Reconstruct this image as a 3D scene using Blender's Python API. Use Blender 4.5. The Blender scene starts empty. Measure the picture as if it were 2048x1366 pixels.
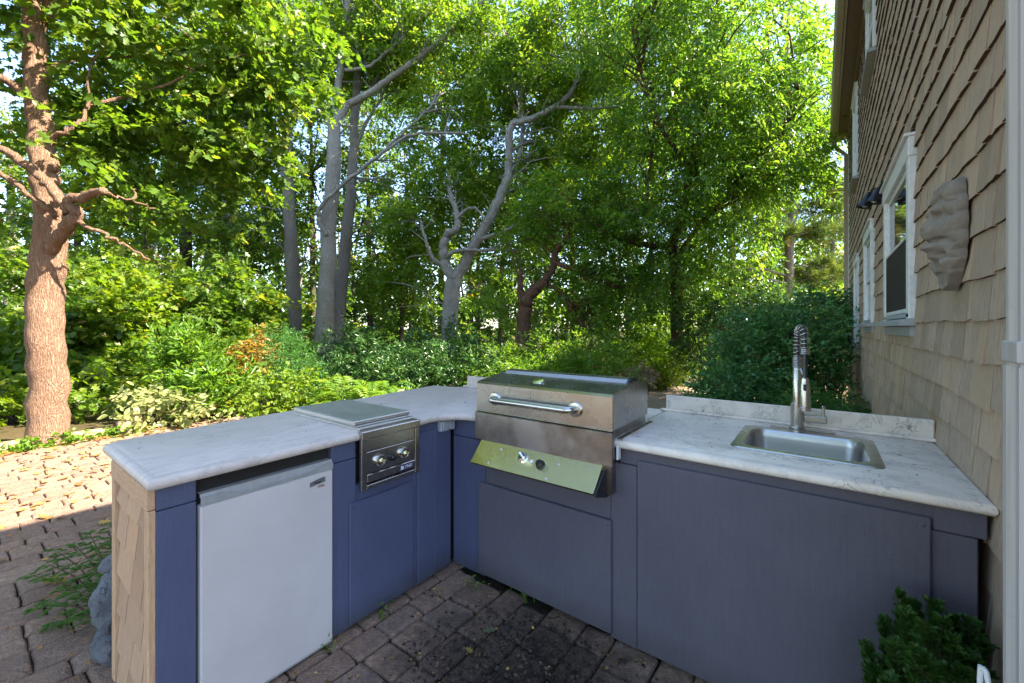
import bpy, bmesh, math, random
import numpy as np
from mathutils import Vector, Matrix, noise as mnoise

# ------------------------------------------------------------------ camera, sky, sun, exposure
scene = bpy.context.scene
col = scene.collection
CH = 1.46                                   # camera height
cam_data = bpy.data.cameras.new('camera')
cam = bpy.data.objects.new('camera', cam_data); col.objects.link(cam)
cam.location = (0, 0, CH)
YAW = math.atan2(0.6, 0.8)
cam.rotation_euler = (math.radians(90), 0, YAW)
cam_data.sensor_width = 36.0
cam_data.lens = 36.0 * 828.0 / 2048.0
cam_data.shift_y = -28.0 / 2048.0
cam_data.clip_start = 0.05
cam_data.clip_end = 600
scene.camera = cam

SUN = Vector((1.0, 0.50, 1.084)).normalized()
world = bpy.data.worlds.new('World'); scene.world = world
world.use_nodes = True
wn = world.node_tree
bg = wn.nodes['Background']
sky = wn.nodes.new('ShaderNodeTexSky')
sky.sky_type = 'NISHITA'; sky.sun_disc = False
sky.sun_elevation = math.asin(SUN.z)
sky.sun_rotation = math.atan2(SUN.x, SUN.y)
sky.air_density = 1.0; sky.dust_density = 0.8; sky.ozone_density = 1.0
wn.links.new(sky.outputs[0], bg.inputs[0])
bg.inputs[1].default_value = 0.115
sun_data = bpy.data.lights.new('sun', 'SUN')
sun_data.energy = 5.0; sun_data.angle = math.radians(0.5); sun_data.color = (1.0, 0.88, 0.72)
sun = bpy.data.objects.new('sun', sun_data); col.objects.link(sun)
sun.rotation_euler = SUN.to_track_quat('Z', 'Y').to_euler()
scene.view_settings.view_transform = 'Standard'
scene.view_settings.look = 'None'
scene.view_settings.gamma = 1.0
scene.view_settings.exposure = 2.6
scene.render.engine = 'CYCLES'
scene.cycles.max_bounces = 8
scene.cycles.transparent_max_bounces = 8
scene.cycles.transmission_bounces = 6

rng = np.random.default_rng(7)
random.seed(7)
FW = np.array([-0.6, 0.8, 0.0]); RT = np.array([0.8, 0.6, 0.0])
def P(px, py, d):
    """a pixel of the photograph and a distance in front of the camera to a point"""
    v = d * (FW + RT * (px - 1024) / 828.0)
    return np.array([v[0], v[1], CH - (py - 655) * d / 828.0])

# ------------------------------------------------------------------ materials
def mat(name):
    m = bpy.data.materials.new(name); m.use_nodes = True
    nt = m.node_tree
    return m, nt, nt.nodes['Principled BSDF']
def N(nt, t, **kw):
    n = nt.nodes.new(t)
    for k, v in kw.items():
        if isinstance(k, str) and hasattr(n, k): setattr(n, k, v)
    return n
def ramp(nt, fac, stops):
    r = nt.nodes.new('ShaderNodeValToRGB')
    el = r.color_ramp.elements
    while len(el) > len(stops): el.remove(el[-1])
    while len(el) < len(stops): el.new(0.5)
    for e, (p, c) in zip(el, stops):
        e.position = p; e.color = (c[0], c[1], c[2], 1)
    nt.links.new(fac, r.inputs[0])
    return r.outputs[0]
def coords(nt, scale=(1, 1, 1), kind='Object'):
    tc = nt.nodes.new('ShaderNodeTexCoord'); mp = nt.nodes.new('ShaderNodeMapping')
    mp.inputs['Scale'].default_value = scale
    nt.links.new(tc.outputs[kind], mp.inputs[0])
    return mp.outputs[0]
def noise(nt, vec, scale, detail=4, rough=0.55, dist=0.0):
    n = nt.nodes.new('ShaderNodeTexNoise')
    n.inputs['Scale'].default_value = scale; n.inputs['Detail'].default_value = detail
    n.inputs['Roughness'].default_value = rough; n.inputs['Distortion'].default_value = dist
    nt.links.new(vec, n.inputs['Vector'])
    return n.outputs['Fac']
def mixc(nt, fac, a, b, mode='MIX'):
    m = nt.nodes.new('ShaderNodeMix'); m.data_type = 'RGBA'; m.blend_type = mode
    for s, v in ((m.inputs[0], fac), (m.inputs[6], a), (m.inputs[7], b)):
        if hasattr(v, 'links'): nt.links.new(v, s)
        elif isinstance(v, (int, float)): s.default_value = v
        else: s.default_value = (v[0], v[1], v[2], 1)
    return m.outputs[2]
def math_(nt, op, a, b=None):
    m = nt.nodes.new('ShaderNodeMath'); m.operation = op
    for s, v in ((m.inputs[0], a), (m.inputs[1], b)):
        if v is None: continue
        if hasattr(v, 'links'): nt.links.new(v, s)
        else: s.default_value = v
    return m.outputs[0]
def bump(nt, bs, h, strength=0.3, dist=0.01):
    b = nt.nodes.new('ShaderNodeBump')
    b.inputs['Strength'].default_value = strength; b.inputs['Distance'].default_value = dist
    nt.links.new(h, b.inputs['Height']); nt.links.new(b.outputs[0], bs.inputs['Normal'])
def obj_random(nt):
    return nt.nodes.new('ShaderNodeObjectInfo').outputs['Random']
def setc(nt, bs, out): nt.links.new(out, bs.inputs['Base Color'])

M = {}
def plain(name, c, rough=0.5, metal=0.0, spec=0.5):
    m, nt, bs = mat(name)
    v = coords(nt); f = noise(nt, v, 30, 3)
    setc(nt, bs, ramp(nt, f, [(0.3, [x * 0.88 for x in c]), (0.7, [min(1, x * 1.08) for x in c])]))
    bs.inputs['Roughness'].default_value = rough; bs.inputs['Metallic'].default_value = metal
    bs.inputs['Specular IOR Level'].default_value = spec
    M[name] = m; return m

def paint(name, c1, c2):
    m, nt, bs = mat(name)
    v = coords(nt, (1, 1, 1)); vs = coords(nt, (1.2, 1.2, 14))
    vv = coords(nt, (16, 16, 1.2))
    big = noise(nt, v, 2.2, 5, 0.6); grain = noise(nt, vv, 6, 4, 0.7); fine = noise(nt, v, 160, 2)
    c = ramp(nt, big, [(0.3, c1), (0.7, c2)])
    c = mixc(nt, ramp(nt, grain, [(0.45, (0, 0, 0)), (0.75, (0.35, 0.35, 0.35))]), c, [x * 0.75 for x in c1])
    sp = ramp(nt, noise(nt, v, 55, 5, 0.7), [(0.66, (0, 0, 0)), (0.74, (0.5, 0.5, 0.5))])
    c = mixc(nt, sp, c, (0.17, 0.18, 0.20))
    # splash dirt near the ground and mildew in the corners of the boards
    tcn = nt.nodes.new('ShaderNodeNewGeometry'); sep = nt.nodes.new('ShaderNodeSeparateXYZ')
    nt.links.new(tcn.outputs['Position'], sep.inputs[0])
    low = math_(nt, 'SUBTRACT', 0.16, sep.outputs[2]); low = math_(nt, 'MULTIPLY', low, 5.0)
    low = math_(nt, 'MULTIPLY', low, math_(nt, 'MULTIPLY', noise(nt, v, 9, 5, 0.7), 1.6))
    lc = nt.nodes.new('ShaderNodeClamp'); nt.links.new(low, lc.inputs[0]); lc.inputs[2].default_value = 0.75
    c = mixc(nt, lc.outputs[0], c, (0.035, 0.032, 0.03))
    setc(nt, bs, c)
    bs.inputs['Roughness'].default_value = 0.62
    hsum = math_(nt, 'ADD', math_(nt, 'MULTIPLY', grain, 0.8), math_(nt, 'MULTIPLY', fine, 0.9))
    bump(nt, bs, hsum, 0.38, 0.005)
    M[name] = m
paint('paint_skylit', (0.058, 0.067, 0.130), (0.074, 0.085, 0.157))  # cabinet paint with bluish skylight put into its colour
paint('paint_neutral_lit', (0.080, 0.074, 0.098), (0.102, 0.094, 0.121))  # same cabinet paint, tinted for the more neutral light on the right leg

def laminate(name, base, vein, streak):
    m, nt, bs = mat(name)
    v = coords(nt)
    n1 = noise(nt, v, 9, 6, 0.65, 2.4)
    edge = math_(nt, 'ABSOLUTE', math_(nt, 'SUBTRACT', n1, 0.5))
    veins = ramp(nt, edge, [(0.0, (1, 1, 1)), (0.03, (0, 0, 0))])
    msk = ramp(nt, noise(nt, v, 7.5, 3), [(0.47, (0, 0, 0)), (0.58, (1, 1, 1))])
    mm = mixc(nt, 1.0, veins, msk, 'MULTIPLY')
    n2 = noise(nt, coords(nt, streak), 7, 6, 0.7, 0.6)
    c = ramp(nt, n2, [(0.28, [x * 0.74 for x in base]), (0.5, base), (0.72, [min(1, x * 1.12) for x in base])])
    c = mixc(nt, mixc(nt, 0.75, (0, 0, 0), mm), c, vein)
    spots = ramp(nt, noise(nt, v, 23, 2, 0.4), [(0.735, (0, 0, 0)), (0.76, (0.7, 0.7, 0.7))])
    c = mixc(nt, spots, c, (0.11, 0.10, 0.09))
    setc(nt, bs, c)
    rr = ramp(nt, n2, [(0.3, (0.46,) * 3), (0.7, (0.62,) * 3)])
    nt.links.new(rr, bs.inputs['Roughness'])
    bump(nt, bs, noise(nt, v, 45, 4), 0.06, 0.002)
    M[name] = m
laminate('laminate_white', (0.76, 0.67, 0.59), (0.26, 0.25, 0.24), (1, 1, 1))
laminate('laminate_dimmed', (0.52, 0.445, 0.405), (0.36, 0.31, 0.29), (6, 1.4, 1))  # same laminate, greyer light put into the tint; streaks are weathering

def steel(name, c, rough, streak, stain=0.0):
    m, nt, bs = mat(name)
    v = coords(nt); vs = coords(nt, streak)
    g = noise(nt, vs, 40, 3, 0.6); b = noise(nt, v, 4.5, 5, 0.6)
    cc = ramp(nt, g, [(0.3, [x * 0.86 for x in c]), (0.7, c)])
    if stain:
        cc = mixc(nt, ramp(nt, b, [(0.42, (0, 0, 0)), (0.68, (stain,) * 3)]), cc, (0.13, 0.09, 0.07))
    else:
        cc = mixc(nt, ramp(nt, b, [(0.5, (0, 0, 0)), (0.75, (0.3,) * 3)]), cc, [x * 0.6 for x in c])
    setc(nt, bs, cc)
    bs.inputs['Metallic'].default_value = 1.0
    rr = math_(nt, 'ADD', rough, math_(nt, 'MULTIPLY', math_(nt, 'SUBTRACT', noise(nt, v, 6, 4), 0.5), 0.25))
    nt.links.new(rr, bs.inputs['Roughness'])
    hh = math_(nt, 'ADD', math_(nt, 'MULTIPLY', g, 0.3), noise(nt, v, 7.0 if rough < .2 else 2.2, 1, 0.4, 0.5 if rough < .2 else 0.0))
    bump(nt, bs, hh, 0.22 if rough < .2 else 0.07, 0.02)
    M[name] = m
steel('steel', (0.47, 0.435, 0.40), 0.27, (1, 60, 60))
steel('steel_satin', (0.62, 0.60, 0.58), 0.46, (60, 1, 60))
steel('steel_stained', (0.46, 0.43, 0.41), 0.34, (1, 60, 60), 0.85)
steel('steel_leaf_tint', (0.70, 0.60, 0.33), 0.085, (60, 1, 1))  # gold of reflected yellow leaves put into the steel colour
steel('steel_sink', (0.55, 0.53, 0.52), 0.30, (1, 50, 50))
steel('nickel', (0.55, 0.53, 0.50), 0.24, (40, 40, 1))
plain('chrome', (0.8, 0.8, 0.8), 0.08, 1.0)
plain('black_plastic', (0.012, 0.012, 0.014), 0.35)
plain('dark_void', (0.012, 0.011, 0.010), 0.9)
plain('grey_plastic', (0.30, 0.31, 0.34), 0.5)
plain('rubber_hose', (0.06, 0.06, 0.065), 0.4, 0.4)
plain('screw_metal', (0.10, 0.10, 0.11), 0.5, 0.6)
plain('badge_grey', (0.16, 0.16, 0.17), 0.35, 0.3)
plain('badge_blue', (0.03, 0.04, 0.09), 0.4)
plain('ink', (0.02, 0.018, 0.018), 0.6)
plain('ink_light', (0.62, 0.62, 0.64), 0.5)
plain('ink_orange', (0.55, 0.17, 0.03), 0.6)
plain('white_trim', (0.74, 0.75, 0.76), 0.45)
plain('sill_grey', (0.36, 0.38, 0.40), 0.6)
plain('lamp_black', (0.03, 0.032, 0.04), 0.3, 0.5)
plain('gutter_tan', (0.42, 0.36, 0.28), 0.5)
plain('soffit_brown', (0.20, 0.145, 0.11), 0.7)
plain('screen_mesh', (0.028, 0.02, 0.02), 0.8)
plain('fridge_trim', (0.28, 0.28, 0.28), 0.45)
plain('curtain', (0.5, 0.5, 0.48), 0.9)

def fridge_white():
    m, nt, bs = mat('fridge_white')
    v = coords(nt)
    c = ramp(nt, noise(nt, v, 3, 5, 0.6), [(0.3, (0.45, 0.41, 0.41)), (0.7, (0.52, 0.48, 0.48))])
    c = mixc(nt, ramp(nt, noise(nt, v, 40, 3, 0.5), [(0.72, (0, 0, 0)), (0.8, (0.35,) * 3)]), c, (0.3, 0.28, 0.27))
    setc(nt, bs, c); bs.inputs['Roughness'].default_value = 0.4
    bump(nt, bs, noise(nt, v, 260, 2), 0.25, 0.0015); M['fridge_white'] = m
fridge_white()

def downspout():
    m, nt, bs = mat('downspout_paint')
    vv = coords(nt, (30, 30, 0.8)); v = coords(nt)
    c = ramp(nt, noise(nt, vv, 2.4, 4), [(0.3, (0.42, 0.38, 0.36)), (0.7, (0.54, 0.50, 0.475))])
    c = mixc(nt, ramp(nt, noise(nt, v, 12, 5, 0.7), [(0.6, (0, 0, 0)), (0.75, (0.4,) * 3)]), c, (0.26, 0.23, 0.21))
    setc(nt, bs, c); bs.inputs['Roughness'].default_value = 0.55; M['downspout_paint'] = m
downspout()

def glass():
    m, nt, bs = mat('window_glass')
    v = coords(nt)
    setc(nt, bs, ramp(nt, noise(nt, v, 2, 2), [(0.3, (0.015, 0.02, 0.022)), (0.7, (0.03, 0.035, 0.035))]))
    bs.inputs['Roughness'].default_value = 0.03; bs.inputs['Specular IOR Level'].default_value = 1.0
    bs.inputs['IOR'].default_value = 1.9
    bump(nt, bs, noise(nt, v, 1.6, 2), 0.04, 0.02)
    M['window_glass'] = m
glass()

def wood(name, a, b, streak, use_rand=True, bstr=0.5, con=0.8):
    m, nt, bs = mat(name)
    geo = nt.nodes.new('ShaderNodeNewGeometry'); at0 = nt.nodes.new('ShaderNodeAttribute'); at0.attribute_name = 'rnd'
    off = math_(nt, 'MULTIPLY', math_(nt, 'ADD', obj_random(nt), at0.outputs['Fac']), 43.0)
    mp = nt.nodes.new('ShaderNodeMapping'); mp.inputs['Scale'].default_value = streak
    va = nt.nodes.new('ShaderNodeVectorMath'); va.operation = 'ADD'
    nt.links.new(geo.outputs['Position'], mp.inputs[0]); nt.links.new(mp.outputs[0], va.inputs[0]); nt.links.new(off, va.inputs[1])
    v = va.outputs[0]
    g = noise(nt, v, 5, 6, 0.7, 0.8); g2 = noise(nt, v, 16, 4, 0.7)
    c = ramp(nt, g, [(0.25, a), (0.75, b)])
    c = mixc(nt, ramp(nt, g2, [(0.36, (con,) * 3), (0.56, (0, 0, 0))]), c, [x * 0.5 for x in a])
    if use_rand:
        at = nt.nodes.new('ShaderNodeAttribute'); at.attribute_name = 'rnd'
        r = math_(nt, 'FRACT', math_(nt, 'ADD', obj_random(nt), at.outputs['Fac']))
        c = mixc(nt, ramp(nt, r, [(0.0, (0.0,) * 3), (0.5, (0.12,) * 3), (1.0, (0.5,) * 3)]), c, [x * 0.62 for x in a])
        warm = ramp(nt, math_(nt, 'FRACT', math_(nt, 'MULTIPLY', r, 7.31)), [(0.55, (0, 0, 0)), (1.0, (0.4,) * 3)])
        c = mixc(nt, warm, c, (b[0] * 1.05, b[1] * 0.92, b[2] * 0.78))
    setc(nt, bs, c); bs.inputs['Roughness'].default_value = 0.85
    bs.inputs['Specular IOR Level'].default_value = 0.2
    bump(nt, bs, math_(nt, 'ADD', g, g2), bstr, 0.004); M[name] = m
wood('shingle_wood', (0.41, 0.305, 0.225), (0.62, 0.485, 0.375), (17, 17, 0.8), True, 0.8, 0.5)
wood('shingle_endgrain_shade', (0.085, 0.052, 0.036), (0.15, 0.095, 0.065), (40, 40, 6), True, 0.5)  # brown end grain, darkened to paint in the course shadow lines
wood('cedar_fresh', (0.40, 0.235, 0.145), (0.57, 0.37, 0.235), (16, 16, 1.0), True, 0.3, 0.35)
wood('pine_board', (0.44, 0.255, 0.145), (0.62, 0.405, 0.25), (1.6, 12, 20), False, 0.3, 0.4)
wood('pine_upright', (0.42, 0.245, 0.14), (0.60, 0.39, 0.24), (18, 18, 1.2), False, 0.3, 0.4)
wood('timber', (0.32, 0.21, 0.12), (0.48, 0.34, 0.22), (9, 1.0, 9), True, 0.5)
wood('post_wood', (0.22, 0.16, 0.10), (0.40, 0.30, 0.20), (8, 8, 1), True, 0.5)

def paver_mat():
    m, nt, bs = mat('paver_concrete')
    geo = nt.nodes.new('ShaderNodeNewGeometry')
    v = geo.outputs['Position']
    at = nt.nodes.new('ShaderNodeAttribute'); at.attribute_name = 'rnd'
    r = math_(nt, 'FRACT', math_(nt, 'ADD', obj_random(nt), at.outputs['Fac']))
    c = ramp(nt, r, [(0.0, (0.27, 0.158, 0.105)), (0.3, (0.32, 0.195, 0.130)), (0.55, (0.38, 0.230, 0.145)), (0.8, (0.31, 0.205, 0.150)), (1.0, (0.41, 0.265, 0.165))])
    n1 = noise(nt, v, 9, 6, 0.7); n2 = noise(nt, v, 120, 3, 0.6); n3 = noise(nt, v, 340, 2, 0.5)
    c = mixc(nt, ramp(nt, n1, [(0.4, (0, 0, 0)), (0.7, (0.6,) * 3)]), c, (0.11, 0.075, 0.06))
    c = mixc(nt, ramp(nt, noise(nt, v, 38, 5, 0.75), [(0.45, (0.6,) * 3), (0.6, (0, 0, 0))]), c, (0.13, 0.09, 0.075))
    c = mixc(nt, ramp(nt, n2, [(0.50, (0, 0, 0)), (0.70, (0.4,) * 3)]), c, (0.46, 0.32, 0.235))
    c = mixc(nt, ramp(nt, n3, [(0.30, (0.65,) * 3), (0.46, (0, 0, 0))]), c, (0.05, 0.042, 0.04))
    # old grease and dirt trodden in where the cook stands
    d = nt.nodes.new('ShaderNodeVectorMath'); d.operation = 'DISTANCE'
    nt.links.new(v, d.inputs[0]); d.inputs[1].default_value = (-0.98, 1.30, 0)
    dd = math_(nt, 'ADD', d.outputs['Value'], math_(nt, 'MULTIPLY', math_(nt, 'SUBTRACT', noise(nt, v, 7, 6, 0.75), 0.5), 0.9))
    st = ramp(nt, dd, [(0.12, (0.88,) * 3), (0.42, (0.62,) * 3), (0.66, (0.0,) * 3)])
    c = mixc(nt, st, c, (0.022, 0.017, 0.014))
    setc(nt, bs, c); bs.inputs['Roughness'].default_value = 0.9
    bs.inputs['Specular IOR Level'].default_value = 0.25
    bump(nt, bs, math_(nt, 'ADD', n2, math_(nt, 'MULTIPLY', n1, 1.8)), 1.0, 0.009)
    M['paver_concrete'] = m
paver_mat()

def soil(name, a, b, c3, scale=6):
    m, nt, bs = mat(name)
    geo = nt.nodes.new('ShaderNodeNewGeometry'); v = geo.outputs['Position']
    n1 = noise(nt, v, scale, 6, 0.7); n2 = noise(nt, v, scale * 9, 4, 0.7)
    c = ramp(nt, n1, [(0.3, a), (0.7, b)])
    c = mixc(nt, ramp(nt, n2, [(0.5, (0, 0, 0)), (0.7, (0.7,) * 3)]), c, c3)
    setc(nt, bs, c); bs.inputs['Roughness'].default_value = 0.95; bs.inputs['Specular IOR Level'].default_value = 0.1
    bump(nt, bs, math_(nt, 'ADD', n1, n2), 0.9, 0.03); M[name] = m
soil('joint_soil', (0.030, 0.021, 0.015), (0.065, 0.048, 0.034), (0.03, 0.04, 0.012), 8)
soil('forest_floor', (0.045, 0.033, 0.018), (0.10, 0.075, 0.035), (0.05, 0.07, 0.02), 1.2)
soil('gravel_path', (0.30, 0.23, 0.16), (0.42, 0.33, 0.24), (0.32, 0.20, 0.11), 4)
soil('stone_grey', (0.13, 0.135, 0.15), (0.24, 0.245, 0.265), (0.08, 0.085, 0.09), 9)
def cast():
    m, nt, bs = mat('stone_cast')
    geo = nt.nodes.new('ShaderNodeNewGeometry'); v = geo.outputs['Position']
    n1 = noise(nt, v, 14, 5, 0.65); n2 = noise(nt, v, 150, 3, 0.6)
    c = ramp(nt, n1, [(0.3, (0.20, 0.168, 0.140)), (0.7, (0.30, 0.255, 0.215))])
    c = mixc(nt, ramp(nt, n2, [(0.5, (0, 0, 0)), (0.75, (0.45,) * 3)]), c, (0.18, 0.15, 0.125))
    setc(nt, bs, c); bs.inputs['Roughness'].default_value = 0.9; bs.inputs['Specular IOR Level'].default_value = 0.2
    bump(nt, bs, n2, 0.4, 0.002); M['stone_cast'] = m
cast()
soil('foundation_tan', (0.40, 0.29, 0.16), (0.50, 0.38, 0.23), (0.33, 0.24, 0.14), 5)
soil('roof_shingle', (0.05, 0.05, 0.05), (0.09, 0.085, 0.08), (0.12, 0.11, 0.10), 6)

def bark(name, a, b, c3, stretch=(7, 7, 1.1), sc=3.0):
    m, nt, bs = mat(name)
    v = coords(nt, stretch)
    vo = nt.nodes.new('ShaderNodeTexVoronoi'); vo.feature = 'DISTANCE_TO_EDGE'; vo.inputs['Scale'].default_value = sc
    dv = nt.nodes.new('ShaderNodeVectorMath'); dv.operation = 'ADD'
    nz = nt.nodes.new('ShaderNodeTexNoise'); nz.inputs['Scale'].default_value = 4; nt.links.new(v, nz.inputs['Vector'])
    nt.links.new(v, dv.inputs[0]); nt.links.new(nz.outputs['Color'], dv.inputs[1]); nt.links.new(dv.outputs[0], vo.inputs['Vector'])
    n1 = noise(nt, v, 9, 6, 0.7); nb = noise(nt, coords(nt, (1, 1, 1)), 2.2, 5, 0.65)
    c = ramp(nt, n1, [(0.3, a), (0.7, b)])
    c = mixc(nt, ramp(nt, nb, [(0.45, (0, 0, 0)), (0.7, (0.75,) * 3)]), c, c3)
    crack = ramp(nt, vo.outputs['Distance'], [(0.0, (0.55,) * 3), (0.10, (0, 0, 0))])
    c = mixc(nt, crack, c, [x * 0.62 for x in a])
    setc(nt, bs, c); bs.inputs['Roughness'].default_value = 0.92; bs.inputs['Specular IOR Level'].default_value = 0.15
    h = math_(nt, 'ADD', math_(nt, 'MINIMUM', math_(nt, 'MULTIPLY', vo.outputs['Distance'], 2.5), 0.6), math_(nt, 'MULTIPLY', n1, 0.6))
    bump(nt, bs, h, 0.9, 0.03); M[name] = m
bark('bark_pink', (0.20, 0.120, 0.080), (0.37, 0.24, 0.165), (0.25, 0.145, 0.09), (13, 13, 1.3), 2.6)
bark('bark_grey', (0.194, 0.169, 0.144), (0.375, 0.338, 0.300), (0.250, 0.219, 0.175), (9, 9, 1.0), 3.2)
bark('bark_pale', (0.247, 0.227, 0.202), (0.468, 0.442, 0.403), (0.286, 0.260, 0.215), (8, 8, 1.4), 3.0)
bark('bark_red', (0.098, 0.052, 0.034), (0.202, 0.111, 0.072), (0.143, 0.078, 0.046), (6, 6, 1.5), 3.4)
bark('bark_dark', (0.055, 0.042, 0.032), (0.12, 0.095, 0.075), (0.10, 0.09, 0.06))

def leafmat(name, stops, trans=0.5, gloss=0.4, tcol=None):
    m, nt, bs = mat(name)
    at = nt.nodes.new('ShaderNodeAttribute'); at.attribute_name = 'rnd'
    c = ramp(nt, at.outputs['Fac'], stops)
    fine = noise(nt, coords(nt), 5, 2)
    c = mixc(nt, ramp(nt, fine, [(0.3, (0, 0, 0)), (0.8, (0.25,) * 3)]), c, [x * 0.7 for x in stops[0][1]])
    setc(nt, bs, c)
    bs.inputs['Roughness'].default_value = gloss; bs.inputs['Specular IOR Level'].default_value = 0.45
    tr = nt.nodes.new('ShaderNodeBsdfTranslucent')
    hs = nt.nodes.new('ShaderNodeHueSaturation')
    hs.inputs['Hue'].default_value = 0.487; hs.inputs['Saturation'].default_value = 1.1; hs.inputs['Value'].default_value = 1.9
    nt.links.new(c, hs.inputs['Color']); nt.links.new(hs.outputs[0], tr.inputs['Color'])
    mx = nt.nodes.new('ShaderNodeMixShader'); mx.inputs[0].default_value = trans
    nt.links.new(bs.outputs[0], mx.inputs[1]); nt.links.new(tr.outputs[0], mx.inputs[2])
    nt.links.new(mx.outputs[0], nt.nodes['Material Output'].inputs[0])
    M[name] = m
leafmat('leaf_oak', [(0.0, (0.055, 0.124, 0.018)), (0.5, (0.116, 0.212, 0.026)), (0.88, (0.197, 0.277, 0.035)), (0.955, (0.277, 0.277, 0.044)), (1.0, (0.437, 0.175, 0.037))])
leafmat('leaf_maple', [(0.0, (0.044, 0.105, 0.013)), (0.5, (0.094, 0.171, 0.022)), (0.85, (0.154, 0.220, 0.031)), (0.95, (0.286, 0.242, 0.033)), (1.0, (0.374, 0.165, 0.033))], 0.5)
leafmat('leaf_cherry', [(0.0, (0.053, 0.132, 0.018)), (0.5, (0.109, 0.217, 0.028)), (0.9, (0.186, 0.287, 0.040)), (1.0, (0.342, 0.310, 0.047))], 0.52, 0.32)
leafmat('leaf_dark', [(0.0, (0.025, 0.072, 0.019)), (0.6, (0.050, 0.122, 0.027)), (1.0, (0.097, 0.179, 0.036))], 0.22, 0.28)
leafmat('leaf_holly', [(0.0, (0.049, 0.147, 0.055)), (0.6, (0.088, 0.234, 0.069)), (0.97, (0.172, 0.356, 0.085)), (1.0, (0.491, 0.393, 0.049))], 0.22, 0.20)
leafmat('leaf_bright', [(0.0, (0.075, 0.150, 0.016)), (0.5, (0.13, 0.215, 0.022)), (1.0, (0.23, 0.28, 0.04))], 0.5)
leafmat('leaf_fern', [(0.0, (0.069, 0.161, 0.016)), (0.6, (0.121, 0.230, 0.023)), (1.0, (0.218, 0.287, 0.034))], 0.45)
leafmat('leaf_pale', [(0.0, (0.15, 0.20, 0.06)), (0.6, (0.27, 0.30, 0.12)), (1.0, (0.40, 0.38, 0.17))], 0.4)
leafmat('leaf_orange', [(0.0, (0.16, 0.10, 0.025)), (0.5, (0.28, 0.19, 0.04)), (0.85, (0.33, 0.26, 0.06)), (1.0, (0.20, 0.20, 0.03))], 0.45)
leafmat('leaf_dry', [(0.0, (0.20, 0.085, 0.022)), (0.5, (0.30, 0.15, 0.045)), (1.0, (0.42, 0.28, 0.07))], 0.15, 0.7)
leafmat('grit_dark', [(0.0, (0.014, 0.010, 0.008)), (0.6, (0.035, 0.024, 0.018)), (1.0, (0.10, 0.07, 0.045))], 0.05, 0.8)
leafmat('leaf_flower', [(0.0, (0.12, 0.16, 0.05)), (0.4, (0.42, 0.33, 0.27)), (1.0, (0.62, 0.50, 0.46))], 0.3)
leafmat('leaf_juniper', [(0.0, (0.038, 0.127, 0.027)), (0.6, (0.075, 0.203, 0.038)), (0.97, (0.144, 0.280, 0.051)), (1.0, (0.500, 0.270, 0.051))], 0.3, 0.5)
leafmat('leaf_cypress2', [(0.0, (0.035, 0.095, 0.020)), (0.6, (0.070, 0.160, 0.028)), (0.96, (0.12, 0.22, 0.04)), (1.0, (0.32, 0.18, 0.05))], 0.35, 0.5)
leafmat('leaf_cypress', [(0.0, (0.045, 0.115, 0.020)), (0.6, (0.085, 0.175, 0.028)), (1.0, (0.14, 0.23, 0.045))], 0.4, 0.5)
leafmat('leaf_pine', [(0.0, (0.042, 0.098, 0.025)), (0.6, (0.091, 0.147, 0.031)), (0.9, (0.182, 0.182, 0.039)), (1.0, (0.336, 0.210, 0.042))], 0.3, 0.5)
leafmat('leaf_wood', [(0.0, (0.035, 0.087, 0.017)), (0.5, (0.081, 0.161, 0.025)), (0.85, (0.154, 0.224, 0.034)), (0.96, (0.308, 0.266, 0.042)), (1.0, (0.448, 0.182, 0.042))], 0.45)

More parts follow.
